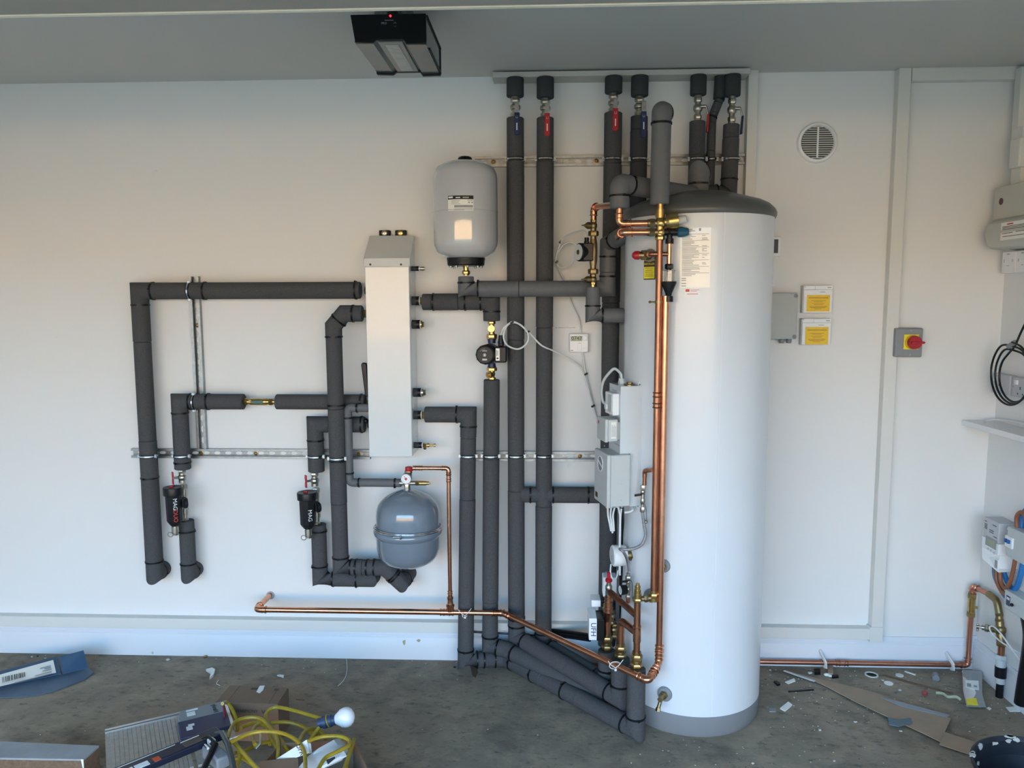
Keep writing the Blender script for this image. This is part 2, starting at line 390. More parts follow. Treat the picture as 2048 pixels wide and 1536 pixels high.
# ============================================================ THE SETTING
XR, XL, YF, HC = 1.93, -3.3, -4.1, 2.565
struct('floor', MB().box((XL-0.1, YF, -0.1), (XR+0.2, 0.12, 0)), FLOOR)
struct('wall_back', MB().box((XL-0.1, 0, 0), (XR+0.2, 0.12, HC)), WALL)
struct('wall_right', MB().box((XR, YF, 0), (XR+0.12, 0.0, HC)).box((1.908, YF, 0), (XR, 0.0, 1.09)), WALL)
struct('wall_left', MB().box((XL-0.1, YF, 0), (XL, 0.0, HC)), WALL)
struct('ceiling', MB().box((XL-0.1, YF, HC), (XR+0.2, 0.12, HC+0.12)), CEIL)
OT, OL, OR = 2.20, -3.05, 1.78
struct('wall_front', MB().box((XL-0.1, YF-0.2, OT), (XR+0.2, YF, HC+0.12)).box((XL-0.1, YF-0.2, -0.1), (OL, YF, OT)).box((OR, YF-0.2, -0.1), (XR+0.2, YF, OT)), WALL)
struct('driveway', MB().box((-40, -60, -0.14), (40, YF-0.001, -0.04)), PAVE)
struct('shade_block_roof', MB().box((-9, YF-0.2, HC+0.14), (9, 3.0, 5.6)), WALL)  # unseen block added to keep the sun off the near driveway
struct('bounce_wall_opposite', MB().box((-30, -30.5, -0.1), (30, -30.0, FAC_H)), BOUNCE_FACADE)  # unseen wall added to bounce warm light into the garage
# raised sectional garage door parked under the ceiling
DZ, DY = 2.30, -1.535
dm = MB()
for i in range(5):
    y1 = DY-i*0.5; dm.box((-3.0, y1-0.495, DZ), (1.80, y1, DZ+0.04))
gd = struct('door_1', dm, mat('door_underside', (0.36, 0.33, 0.29), 0.6, scale=3, var=0.06), 0.004)
ed = part('edge_profile', MB().box((-3.0, DY, DZ-0.002), (1.80, DY+0.012, DZ+0.036)), mat('cream_edge', (0.80, 0.76, 0.62), 0.5, scale=5), gd)
part('weather_seal', MB().cyl((-3.0, DY+0.016, DZ+0.022), (1.80, DY+0.016, DZ+0.022), 0.009, n=10), MIDG, gd)
# skirting with moulded top
def skirt_prof(x, z0=0): return [V(x, 0, 0), V(x, -0.018, 0), V(x, -0.018, 0.095), V(x, -0.0155, 0.100), V(x, -0.0155, 0.108), V(x, -0.012, 0.113), V(x, -0.012, 0.128), V(x, -0.007, 0.138), V(x, 0, 0.138)]
struct('baseboard_back', MB().prism([p+V(XL, 0, 0) for p in skirt_prof(0)], (1.908-XL, 0, 0)), SKIRT)
struct('baseboard_right', MB().prism([V(1.908+p.y, 0, p.z) for p in skirt_prof(0)], (0, YF, 0)), SKIRT)
# white square trunking boxed round the wall panels
struct('trim_1', MB().box((XL, 0, 0.138), (0.80, -0.04, 0.188)), TRIMW, 0.0015)
struct('trim_2', MB().box((0.60, 0, 0.138), (1.437, -0.04, 0.188)).box((1.43, 0, 0.128), (1.487, -0.043, 0.196)), TRIMW, 0.0015)
struct('trim_3', MB().box((1.437, 0, 0.196), (1.487, -0.04, HC)), TRIMW, 0.0015)
struct('trim_4', MB().box((1.489, 0, 2.514), (XR, -0.04, HC)), TRIMW, 0.0015)
struct('trim_5', MB().box((0.832, 0, 0.188), (0.873, -0.04, HC)), TRIMW, 0.0015)
struct('trim_6', MB().box((-0.216, 0, 2.535), (0.824, -0.10, 2.556)), mat('painted_board', (0.52, 0.50, 0.46), 0.6, scale=8), 0.001)
struct('trim_7', MB().box((1.888, 0, 0.138), (XR, -0.012, 0.15)), SKIRT)

# ============================================================ CYLINDER
t = thing('hot_water_cylinder', 'tall white hot water cylinder with dark grey domed lid standing on the floor', 'water tank', (TX, TY, 0))
C0 = V(TX, TY, 0)
part('jacket', MB().lathe(C0, UZ, [(0.085, TR), (1.94, TR)], 96), TANKM, t)
part('base_ring', MB().lathe(C0, UZ, [(0, TR-0.012), (0.012, TR-0.004), (0.085, TR+0.001), (0.086, TR-0.004)], 96), MIDG, t)
part('lid', MB().lathe(C0, UZ, [(1.932, TR+0.003), (1.942, TR+0.008), (1.952, TR+0.008), (1.965, TR+0.002), (1.984, TR-0.018), (1.997, TR-0.045), (2.004, TR-0.07), (2.007, TR-0.082), (2.009, TR-0.085), (2.030, TR-0.16), (2.036, 0.06), (2.037, 0.01)], 96), LIDM, t)
sp = TK(1437, 900)-C0; a = math.atan2(sp.y, sp.x); sv = V(math.cos(a), math.sin(a), 0)
part('jacket_seam', MB().obox(C0+sv*(TR+0.0005)+UZ*1.0125, sv.cross(UZ)*0.003, sv*0.0006, UZ*0.925), SKIRT, t)
def patch(px0, px1, py0, py1, m, name, parent, off=0.0008, label=None, n=10, th=0.0006):   # sheet curved round the jacket
    vs = []; fs = []
    for i in range(n+1):
        for j, py in enumerate((py0, py1)):
            px = px0+(px1-px0)*i/n
            q = TK(px, (py0+py1)/2, off); z = TK((px0+px1)/2, py, off).z
            d = V(q.x-TX, q.y-TY, 0).normalized()
            vs += [V(q.x, q.y, z), V(q.x, q.y, z)-d*th]
    for i in range(n):
        k = i*4; fs += [(k, k+2, k+6, k+4), (k+1, k+5, k+7, k+3), (k, k+4, k+5, k+1), (k+2, k+3, k+7, k+6)]
    fs += [(0, 1, 3, 2), (n*4, n*4+2, n*4+3, n*4+1)]
    return part(name, MB().add(vs, fs), m, parent, label)
def patchlines(rows, m, parent, name='print', off=0.0014, n=3):
    mb = MB()
    for px0, px1, py, h in rows:
        for i in range(n):
            a0 = px0+(px1-px0)*i/n; a1 = px0+(px1-px0)*(i+1)/n
            zc_ = TK((px0+px1)/2, py, off).z; hh = h*0.00185/2
            A = TK(a0, py, off); B = TK(a1, py, off)
            for P in (A, B): P.z = zc_
            nn = V(A.x-TX, A.y-TY, 0).normalized()*0.0004
            mb.add([A-UZ*hh, B-UZ*hh, B+UZ*hh, A+UZ*hh, A-UZ*hh-nn, B-UZ*hh-nn, B+UZ*hh-nn, A+UZ*hh-nn], [(0, 1, 2, 3), (4, 7, 6, 5), (0, 4, 5, 1), (3, 2, 6, 7), (0, 3, 7, 4), (1, 5, 6, 2)])
    return part(name, mb, m, parent)
lb = patch(1360, 1421, 455, 575, LABEL, 'data_label', t, label='white rating sheet with rows of small print')
rows = [(1365, 1385, 459, 1.5), (1365, 1390, 462, 1.5), (1398, 1402, 459, 5)]
y = 468
random.seed(3)
while y < 553:
    if y % 13 < 2.2: rows.append((1364, 1418, y, 0.8))
    else:
        rows.append((1364, 1364+random.uniform(15, 36), y, 1.1))
        if random.random() < 0.6: rows.append((1404, 1404+random.uniform(4, 12), y, 1.1))
    y += 2.6
for q in (557, 561, 567, 572): rows.append((1363, 1372, q, 1.6))
patchlines(rows, INKG, lb)
s2 = patch(1369, 1401, 577, 592, WHT, 'installer_sticker', t)
patchlines([(1371, 1379, 581, 5)], ORNG, s2, 'logo'); patchlines([(1381, 1399, 580, 0.8), (1381, 1394, 582.5, 0.8), (1374, 1396, 588, 1.2)], REDINK, s2)
# drain cock at the foot
def boss(px, py, R=0.028, m=MIDG, nm='boss', dep=0.012):
    q = TK(px, py); d = V(q.x-TX, q.y-TY, 0).normalized()
    part(nm, MB().lathe(q-d*0.01, d, [(0, R), (0.01+dep*0.6, R), (0.01+dep, R*0.8)], 28), m, t); return q+d*dep, d
q, d = boss(1330, 1387)
dr = part('drain_cock', MB().stack(q-d*0.002, d, [(0.012, 0.016, 'h'), (0.022, 0.008), (0.012, 0.011, 'h')]).cyl(q+d*0.028, q+d*0.028+V(-0.012, -0.014, -0.03), 0.007).cyl(q+d*0.028+V(-0.012, -0.014, -0.03), q+d*0.028+V(-0.015, -0.018, -0.042), 0.0095, n=6), BRASSD, t)
q, d = boss(1328, 1131, 0.025)
part('immersion_cap', MB().stack(q-d*0.004, d, [(0.01, 0.014), (0.008, 0.017, 'h')]), BRASSD, t)
q, d = boss(1302, 511, 0.024, MIDG)
pv = part('relief_valve', MB().stack(q-d*0.01, d, [(0.03, 0.017), (0.012, 0.020, 'h')]).stack(q+d*0.018, V(-1, 0, 0), [(0.022, 0.013), (0.006, 0.015)]), BRASSD, t, 'brass temperature and pressure relief valve')
part('red_cap', MB().lathe(q+d*0.018+V(-0.022, 0, 0), V(-1, 0, 0), [(0, 0.011), (0.003, 0.016), (0.016, 0.015), (0.024, 0.009), (0.026, 0.005)]), RED, pv)
RV = q+d*0.018
# ============================================================ CABINET (hydraulic separator cover)
cb = W(728, 913, 0); FX0, FX1 = W(730, 560, .15).x, W(819, 560, .15).x
ZB = W(780, 913, .15).z; ZT = W(772, 517, .15).z; ZTT = W(782, 473, .03).z
t = thing('manifold_cabinet', 'tall white metal cabinet mounted on the back wall between the two pipe groups', 'cabinet', (FX0, 0, ZB))
part('housing', MB().prism([V(FX0, 0, ZB), V(FX0, -0.147, ZB), V(FX0, -0.147, ZT), V(FX0, -0.03, ZTT), V(FX0, 0, ZTT)], (FX1-FX0, 0, 0)), WHTM, t, bev=0.003)
part('front_panel', MB().box((FX0+0.001, -0.152, ZB-0.001), (FX1-0.001, -0.147, ZT-0.034)), WHTM, t, bev=0.002)
tl = part('top_flap', MB().prism([V(FX0-0.003, -0.148, ZT-0.032), V(FX0-0.003, -0.154, ZT-0.032), V(FX0-0.003, -0.154, ZT+0.001), V(FX0-0.003, -0.033, ZTT+0.004), V(FX0-0.003, -0.028, ZTT+0.001), V(FX0-0.003, -0.148, ZT-0.002)], (FX1-FX0+0.006, 0, 0)), mat('pale_grey_powder_coat', (0.55, 0.57, 0.56), 0.4, var=0.01), t, 'pale grey sloping top flap', bev=0.0015)
for px in (740.5, 802): part('screw', MB().lathe(W(px, 529, .154), V(0, -1, 0), [(0, 0.0045), (0.002, 0.003)], 12), INK, tl)
for k, py in enumerate((489, 530, 637, 758, 873)):
    z = W(829, py, .05).z; part('screw', MB().lathe(V(FX1, -0.045, z), V(1, 0, 0), [(0, 0.003), (0.0015, 0.002)], 10), INKG, t)
for px in (769, 801):
    P = W(px, 466, .02); b_ = part('air_vent_bracket', MB().box((P.x-0.024, 0, P.z-0.02), (P.x+0.024, -0.02, P.z+0.012)), BLKM, t, bev=0.003)
    part('air_vent', MB().lathe(V(P.x, -0.018, P.z), V(0, -1, 0), [(0, 0.012), (0.006, 0.012), (0.008, 0.009), (0.008, 0.003), (0.011, 0.002)]), BRASS if px > 780 else NICK, b_)
def stub(px, py, side, d, r=0.019, L=0.05, cap=None, tape=True):
    P = W(px, py, d); x0 = (FX1 if side > 0 else FX0); ax = V(side, 0, 0); o_ = V(x0-side*0.01, -d, P.z)
    s_ = part('port_sleeve', MB().lathe(o_, ax, [(0, r), (0.02+L*0.4, r)], 28), FOAMD, t)
    if tape:
        part('port_collar', MB().lathe(o_+ax*(0.02+L*0.3), ax, [(0, r*1.02), (L*0.45, r*1.02)], 28), BLK, s_)
        part('port_rim', MB().lathe(o_+ax*(0.02+L*0.72), ax, [(0, r*0.98), (L*0.12, r*0.92)], 28), WHT, s_)
    return o_+ax*(0.02+L*0.8)
E1 = stub(0, 604, 1, .1, L=.030); E2 = stub(0, 650, 1, .1, L=.032); E3 = stub(0, 783, 1, .1, L=.032); E4 = stub(0, 827, 1, .1, L=.030)
E5 = stub(0, 886, 1, .1, .013, .032); E6 = stub(0, 541, 1, .1, .010, .03)
part('blank_plug', MB().stack(E2, V(1, 0, 0), [(0.006, 0.017), (0.008, 0.013, 'h')]), BRASS, t)
part('blank_plug', MB().stack(E3, V(1, 0, 0), [(0.008, 0.018), (0.010, 0.014, 'h')]), NICK, t)
part('blank_plug', MB().stack(E6, V(1, 0, 0), [(0.008, 0.007), (0.012, 0.009), (0.004, 0.006)]), NICK, t)
dc = part('drain_valve', MB().stack(E5, V(1, 0, 0), [(0.010, 0.010, 'h'), (0.012, 0.006), (0.008, 0.009), (0.02, 0.0045), (0.006, 0.007)]).cyl(E5+V(0.012, 0, 0), E5+V(0.012, -0.018, -0.012), 0.006), BRASS, t)
for py, nm, r_ in ((581, 'union', 0.017), (627, 'union', 0.017), (806, 'union', 0.014), (849, 'union', 0.017)):
    z = W(735, py, .09).z; yy = .15 if py == 627 else .08; part(nm, MB().stack(V(FX0+0.01, -min(yy, .135), z), V(-1, 0, 0), [(0.010, r_), (0.018, r_*1.1, 'h')]), BRASSD, t)
part('union', MB().stack(E1-V(0.004, 0, 0), V(1, 0, 0), [(0.006, 0.014), (0.012, 0.018, 'h'), (0.012, 0.012)]), BRASS, t)
part('union', MB().stack(E4-V(0.004, 0, 0), V(1, 0, 0), [(0.006, 0.014), (0.012, 0.018, 'h'), (0.012, 0.012)]), BRASS, t)
a_, b_ = W(727, 730, .07), W(733, 815, .07)
lv = part('isolating_lever', MB().prism([a_+V(-0.006, 0, 0.004), a_+V(0.0, 0, 0.012), a_+V(0.016, 0, 0.010), a_+V(0.02, 0, 0), b_+V(0.016, 0, 0.05), b_+V(0.0, 0, 0.05)], (0, -0.022, 0)), BLK, t, bev=0.004)
part('valve_knob', MB().sph(W(732, 842, .1), 0.012), BLK, t)
part('side_bolt', MB().lathe(V(FX0+0.002, -0.05, W(731, 674, .05).z), V(-1, 0, 0), [(0, 0.012), (0.006, 0.012)], 6), ZINC, t)

# ============================================================ STRUT RAILS
def strut(label, a, b, grp=None, screws=()):
    a = Vector(a); b = Vector(b); ax = (b-a).normalized(); L = (b-a).length; s = ax.cross(V(0, -1, 0)).normalized(); n = V(0, -1, 0)
    t = thing('strut_rail', label, 'mounting rail', a, grp); h = 0.0205; mb = MB()
    for sg in (-1, 1):
        mb.obox(a+ax*L/2+s*sg*h+n*0.0105, ax*L/2, s*0.001, n*0.0105)
        mb.obox(a+ax*L/2+s*sg*(h-0.004)+n*0.0205, ax*L/2, s*0.0045, n*0.001)
        mb.obox(a+ax*L/2+s*sg*(h-0.0085)+n*0.0175, ax*L/2, s*0.0008, n*0.0035)
        mb.obox(a+ax*L/2+s*sg*0.0135+n*0.001, ax*L/2, s*0.007, n*0.001)
    p = 0; pitch = 0.05
    while p < L:   # bridges between the slots
        w = min(0.022, L-p); mb.obox(a+ax*(p+w/2)+n*0.001, ax*w/2, s*0.008, n*0.001)
        for q in (p-0.002, p+w+0.002):
            if 0 < q < L: mb.obox(a+ax*q+s*0.0055+n*0.001, ax*0.003, s*0.0012, n*0.001).obox(a+ax*q-s*0.0055+n*0.001, ax*0.003, s*0.0012, n*0.001)
        p += pitch
    part('channel', mb, ZINC, t)
    for f in screws:
        c = a+ax*L*f; part('wall_screw', MB().lathe(c, n, [(0, 0.011), (0.002, 0.011), (0.003, 0.006), (0.006, 0.004)], 14), BRASSD, t)
    return t
ru0, ru1 = W(975, 325, 0), W(1487, 319, 0); zr = (ru0.z+ru1.z)/2
strut('slotted steel rail along the wall high up behind the vertical pipes', (W(950, 325, 0).x, 0, zr), (ru1.x, 0, zr), None, (0.07, 0.455, 0.98))
zl = W(500, 906, 0).z
strut('slotted steel rail low on the left behind the two filter pipes', (W(267, 906, 0).x, 0, zl), (W(742, 906, 0).x, 0, zl), None, (0.29, 0.52, 0.95))
zv0, zv1 = W(405, 897, 0).z+0.003, W(391, 553, 0).z; xv = W(399, 720, 0).x
strut('upright slotted steel rail behind the two left horizontal pipes', (xv, 0, zv0), (xv, 0, zv1), None, (0.3, 0.72, 0.93))
zm = W(1060, 911, 0).z
strut('slotted steel rail at mid height behind the four central pipes', (W(922, 911, 0).x, 0, zm), (W(1195, 911, 0).x, 0, zm), None, (0.2, 0.87))

# clamps
def clamp(P, ax, r, label, grp, tabs=True):
    P = Vector(P); ax = Vector(ax).normalized(); t = thing('pipe_clamp', label, 'pipe clamp', P, grp); s = ax.cross(V(0, -1, 0)).normalized()
    part('rubber_liner', MB().band(P, ax, r*1.0, 0.014, 0.0018, 32), BLK, t)
    part('band', MB().band(P, ax, r*1.0+0.001, 0.006, 0.0022, 32), STEEL, t)
    for sg in (-1, 1):
        c = P+s*sg*(r-0.001)+V(0, -r*0.35, 0)
        tb = part('tab', MB().obox(c, s*0.008, V(0, 0.0025, 0), ax*0.008), ZINC, t)
        part('bolt', MB().stack(c, V(0, -1, 0), [(0.004, 0.004, 'h'), (0.001, 0.005)]), STEEL, tb)
    part('standoff', MB().cyl(P+V(0, r-0.001, 0), (P.x, -0.021, P.z) if P.y < -0.021-r else P+V(0, r, 0)*1.0+V(0, 0.001, 0), 0.005), ZINC, t)
    return t
# ============================================================ INSULATED PIPES
def VX(x, P): return V(x, P.y, P.z)
# A: outermost left
A0, A1 = W(721, 582, .08), W(279, 582, .08); A0.z = A1.z
A2 = VX(A1.x, W(309, 1148, .08))
foam('outermost charcoal insulated pipe on the left, across at the top then straight down', [A0, A1, A2, V(A1.x, 0.0, A2.z-0.0)], 0.036, seams=((1, 0.14), (1, 0.52)), extra_ties=((0, .02), (0, 0.7), (1, 0.65)), leg=.06)
clamp(W(381, 582, .08), RX, 0.037, 'pipe clamp on the upright rail, upper of the two, round the top left horizontal pipe', 'pipe clamps on the left rails')
clamp(VX(A1.x, W(297, 911, .08)), UZ, 0.037, 'leftmost pipe clamp on the low left rail', 'pipe clamps on the left rails')
# B: flow setter pipe
B0, B1 = W(730, 804, .075), W(553, 804, .075); B1.z = B0.z
foam('short charcoal insulated pipe between the brass flow setter and the white cabinet', [B0, B1], 0.033, extra_ties=((0, .04),))
B2, B3 = W(488, 804, .075), W(359, 804, .075); B2.z = B3.z = B0.z
B4 = VX(B3.x, W(368, 938, .075))
foam('charcoal insulated pipe turning down from the brass flow setter to the left black filter', [B2, B3, B4], 0.034, extra_ties=((0, .55), (1, .9)), leg=.05)
clamp(W(390, 804, .075), RX, 0.035, 'pipe clamp on the upright rail, lower of the two, beside the flow setter pipe', 'pipe clamps on the left rails')
clamp(VX(B3.x, W(365, 911, .075)), UZ, 0.035, 'pipe clamp above the left black filter on the low left rail', 'pipe clamps on the left rails')
B5 = VX(B3.x+0.004, W(371, 1040, .075)); B6 = VX(B3.x+0.004, W(376, 1148, .075))
foam('short charcoal insulated pipe below the left black filter turning into the wall', [B5, B6, V(B6.x, 0, B6.z)], 0.033, extra_ties=((0, .2),), leg=.05)
t = thing('flow_setter', 'brass flow setter with sight glass in the left horizontal insulated pipe', 'valve', B2)
ax = V(1, 0, 0); L = (B1-B2).length
part('body', MB().stack(B2, ax, [(L*.12, .017, 'h'), (L*.08, .012), (L*.5, .0155), (L*.08, .013), (L*.12, .016, 'h'), (L*.1, .012)]), BRASS, t)
part('sight_glass', MB().box(B2+V(L*.30, -0.013, -0.006), B2+V(L*.62, -0.018, 0.007)), mat('green_glass', (0.02, 0.12, 0.10), 0.15), t)
part('adjuster', MB().stack(B2+V(L*.24, -0.012, 0.004), V(0, -1, 0), [(0.01, 0.007), (0.004, 0.005, 'h')]), BRASSD, t)
# D (behind C)
D0, D1 = W(730, 849, .075), W(630, 849, .075); D1.z = D0.z
D2 = VX(D1.x, W(630, 943, .075))
foam('charcoal insulated pipe from the lower left of the cabinet down to the right black filter', [D0, D1, D2], 0.0345, extra_ties=((0, .06),), leg=.07)
clamp(VX(D1.x, W(630, 912, .075)), UZ, 0.0355, 'pipe clamp above the right black filter on the low left rail', 'pipe clamps on the left rails')
D3 = VX(D1.x+.002, W(632, 1048, .075)); D4 = VX(D1.x+.002, W(634, 1157, .075)); D5 = W(741, 1157, .075); D5.z = D4.z
foam('charcoal insulated pipe below the right black filter, lower of the two at the bottom bend', [D3, D4, D5, V(D5.x, 0, D5.z)], 0.033, extra_ties=((0, .12),), leg=.06)
# C
c0, c1, c2 = W(725, 627, .15), W(688, 627, .15), W(667, 652, .15); c1.z = c0.z
c3 = VX(c2.x+.003, W(674, 1134, .15)); c4 = W(770, 1134, .15); c4.z = c3.z; c5 = W(803, 1166, .135)
foam('tall charcoal insulated pipe just left of the cabinet, ending behind the grey vessel', [c0, c1, c2, c3, c4, c5, V(c5.x+.01, 0, c5.z)], 0.034, extra_ties=((2, .32), (2, .55), (3, .35), (3, .6)), seams=((2, .32), (2, .75), (3, .5)), leg=.045)
clamp(VX(c2.x+.002, W(671, 916, .15)), UZ, 0.035, 'pipe clamp on the tall pipe left of the cabinet at the low rail', 'pipe clamps on the left rails')
# E thin
e0, e1 = W(738, 816, .135), W(695, 816, .135); e1.z = e0.z
e2 = VX(e1.x, W(695, 965, .135)); e3 = W(803, 965, .135); e3.z = e2.z
foam('thin grey insulated pipe curving down from the cabinet to the pressure gauge', [e0, e1, e2, e3], 0.0178, m=FOAML, round_=True, leg=.042, extra_ties=((2, .88),))
# F upper
f0, f1 = W(845, 604, .1), W(983, 604, .1); f1.z = f0.z; f2 = VX(f1.x, W(983, 642, .1))
foam('short lumpy charcoal insulated pipe between the cabinet and the navy circulator pump', [f0, f1, f2], 0.0345, seams=((0, .16), (0, .62)), extra_ties=((0, .16), (0, .62)), leg=.045)
f3 = VX(f1.x-.001, W(982, 759, .1)); f4 = W(980, 1291, .1); f5 = W(1012, 1299, .12); f6 = G(1212, 1398, .05)
foam('charcoal insulated pipe dropping from the navy circulator pump to the floor', [f3, f4, f5, f6], 0.0345, seams=((0, .3), (0, .86)), leg=.045)
# G
g0, g1 = W(850, 829, .1), W(937, 829, .1); g1.z = g0.z
g2 = W(931, 1306, .12); g3 = G(1012, 1317, .046); g4 = G(1271, 1458, .04); g5 = VX(g4.x, V(0, g4.y, 0)); g5.z = W(1272, 1336, -g4.y).z
g2.z = g3.z+0.004
foam('charcoal insulated pipe from the lower right cabinet port down and along the floor', [g0, g1, g2, g3, g4, g5], 0.034, seams=((1, .05), (1, .32), (3, .3), (3, .62)), extra_ties=((2, .45), (3, .25), (3, .5)), leg=.05)
# J, K
TOPZ = 2.534
def topset(px, pyv0, pyf, d, r=0.0355, lever='front', col=None, lab='', wv=1.0, lp=0, slot=''):
    """sleeve cap under the board, nickel ball valve, lever; returns start of the lower sleeve"""
    P = W(px, pyf, d); z0 = W(px, pyv0, d).z
    s = solo('pipe_sleeve_collar', MB().lathe(V(P.x, P.y, z0), UZ, [(0, r-0.006), (0.001, r-0.002), (0.004, r), (TOPZ-z0-0.006, r), (TOPZ-z0-0.001, r-0.003)], 36), FOAMD, 'short dark insulation collar under the ceiling board, '+slot, 'pipe insulation', 'insulation collars under the ceiling board')
    t = thing('ball_valve', lab, 'valve', (P.x, P.y, P.z), 'ball valves under the ceiling board'); H = z0-P.z; q = .0175*wv
    part('valve_body', MB().stack(P-V(0, 0, 0.004), UZ, [(H*.14, q*.95), (H*.16, q*1.1, 'h'), (H*.12, q*.8), (H*.26, q*1.28, 'b'), (H*.1, q*.8), (H*.18, q*1.12, 'h'), (H*.14, q*.95)]), NICK, t)
    return P, t, H
def lever_front(t, P, H, m, dx=.008, L=.118):
    c = V(P.x+dx, P.y-0.036, P.z+H*.5)
    part('stem', MB().cyl((c.x, P.y-0.012, c.z), (c.x, c.y-0.004, c.z), 0.008), NICK, t)
    st = part('lever', MB().box((c.x-0.009, c.y-0.002, c.z+0.014), (c.x+0.009, c.y+0.0005, c.z-0.04)), ZINC, t)
    g = part('lever_grip', MB().prism([V(c.x-0.0105, c.y-0.0035, c.z-0.028), V(c.x+0.0105, c.y-0.0035, c.z-0.028), V(c.x+0.0115, c.y-0.0035, c.z-L+0.01), V(c.x+0.007, c.y-0.0035, c.z-L), V(c.x-0.007, c.y-0.0035, c.z-L), V(c.x-0.0115, c.y-0.0035, c.z-L+0.01)], (0, 0.0055, 0)), m, st, bev=0.0015)
    part('print', MB().box((c.x-0.002, c.y-0.0042, c.z-0.07), (c.x+0.002, c.y-0.0035, c.z-0.098)), WINK, g)
    part('print', MB().sweep([(c.x-.0035, c.y-.0038, c.z-.042), (c.x-.0035, c.y-.0038, c.z-.050), (c.x+.0035, c.y-.0038, c.z-.050), (c.x+.0035, c.y-.0038, c.z-.042)], .0005, 4), WINK, g)
def lever_side(t, P, H, m, L=.105):
    c = V(P.x+0.030, P.y-0.012, P.z+H*.55)
    part('stem', MB().cyl((P.x+0.008, c.y, c.z), (c.x, c.y, c.z+0.0), 0.007), NICK, t)
    pts = [c+V(0, 0, 0.004), c+V(0.006, 0, -0.018), c+V(0.010, 0, -0.035), c+V(0.007, 0, -L)]
    st = part('lever', MB().sweep(pts[:3], 0.004, 8), ZINC, t)
    part('lever_grip', MB().obox(c+V(0.0085, 0, -0.066), V(0.0035, 0, 0.0), V(0, 0.0105, 0), V(-0.002, 0, -0.036)), m, st, bev=0.002)
DW = .09
Pj, tj, H = topset(1030.5, 194, 236, DW, col=BLUE, lab='nickel ball valve with blue lever, leftmost under the ceiling board', slot='first from the left'); lever_front(tj, Pj, H, BLUE)
Pk, tk, H = topset(1090.5, 197, 236, DW, col=RED, lab='nickel ball valve with red lever, second from the left under the board', slot='second from the left'); lever_front(tk, Pk, H, RED)
Pl, tl_, H = topset(1226.5, 187, 226, DW, col=RED, lab='nickel ball valve with red lever, third from the left under the board', slot='third from the left'); lever_front(tl_, Pl, H, RED, dx=.006)
Pn, tn, H = topset(1278.5, 193, 233, DW, col=BLUE, lab='nickel ball valve with blue lever, just left of the fat grey upright pipe', slot='fourth from the left'); lever_front(tn, Pn, H, BLUE, dx=.014, L=.13)
Pr, tr, H = topset(1395, 191, 243, DW, r=.0325, col=RED, lab='nickel ball valve with red lever seen edge on, right of the fat grey pipe', slot='fifth from the left', wv=.85); lever_side(tr, Pr, H, RED)
Pt, tt, H = topset(1463, 193, 249, DW, r=.0325, col=BLUE, lab='nickel ball valve with blue lever seen edge on, rightmost under the board', slot='rightmost of all', wv=.85); lever_side(tt, Pt, H, BLUE)
J1 = W(1031, 1276, .1); J1.x = Pj.x; J2 = G(1240, 1396, .1); J3 = V(J2.x, J2.y, W(1240, 1316, -J2.y).z)
foam('charcoal insulated pipe under the leftmost blue lever valve, slanting to the middle riser', [Pj, V(J1.x, -DW, J1.z), J2, J3], 0.0355, seams=((0, .08), (0, .42), (0, .72), (1, .55)), extra_ties=((0, .96),), leg=.055)
K1 = V(Pk.x-.005, -DW, W(1085, 1288, .09).z); K2 = G(1213, 1364, .1); K3 = V(K2.x, K2.y, W(1213, 1300, -K2.y).z)
foam('charcoal insulated pipe under the second valve, slanting back to the rear riser', [Pk, K1, K2, K3], 0.0350, seams=((0, .08), (0, .39), (0, .74)), leg=.055)
L1 = V(Pl.x-.004, -DW, W(1218, 1290, .09).z)
foam('charcoal insulated pipe under the third valve, running down behind the grey control box', [Pl, L1], 0.0365, seams=((0, .09), (0, .34), (0, .63)))
foam('dark insulated pipe under the fourth valve, dropping behind the cylinder lid', [Pn, V(Pn.x-.001, -DW, 1.70), V(Pn.x+.1, -DW, 1.70)], 0.0345, m=FOAMD, seams=((0, .09), (0, .3)), ties=None)
foam('charcoal insulated pipe under the fifth valve, dropping behind the cylinder lid', [Pr, V(Pr.x, -DW, 1.9)], 0.0320, m=FOAM, seams=((0, .3),))
foam('charcoal insulated pipe under the rightmost valve, turning behind the cylinder lid', [Pt, V(Pt.x-.004, -DW, 2.07), V(Pt.x-.18, -.10, 2.055)], 0.0325, m=FOAM, seams=((0, .25),), leg=.05)
s0, s1, s2, s3 = W(1440, 158, .07), W(1440, 196, .07), W(1424, 236, .07), W(1422, 385, .07); s3.x = s2.x-.002; s0.z = TOPZ; s0.x = s1.x
foam('thin insulated pipe with an offset bend between the two right valves', [s0, s1, s2, s3], 0.0175, m=FOAM, ties=None, extra_ties=((1, .05), (1, .95)), seams=((2, .4),), leg=.02)
solo('pipe_sleeve_collar', MB().sweep([V(s0.x, s0.y, TOPZ-.001), V(s0.x-.004, s0.y, s1.z-.004)], 0.0235, 28), FOAMD, 'dark offcut of insulation round the thin bent pipe, beside the rightmost valve', 'pipe insulation', 'insulation collars under the ceiling board')
T = 'pipe clamps on the high wall rail'
for px, r, w in ((1031.5, .0365, 'under the leftmost blue lever valve'), (1090.5, .0365, 'under the second valve from the left'), (1225, .037, 'under the third valve from the left'), (1277, .0355, 'under the fourth valve from the left'), (1394, .0335, 'under the fifth valve from the left'), (1423, .019, 'on the thin pipe'), (1462, .0335, 'under the rightmost valve')):
    c = W(px, 319, DW if px != 1423 else .07); clamp(c, UZ, r, 'pipe clamp on the high wall rail '+w, T)
T = 'pipe clamps on the mid height rail'
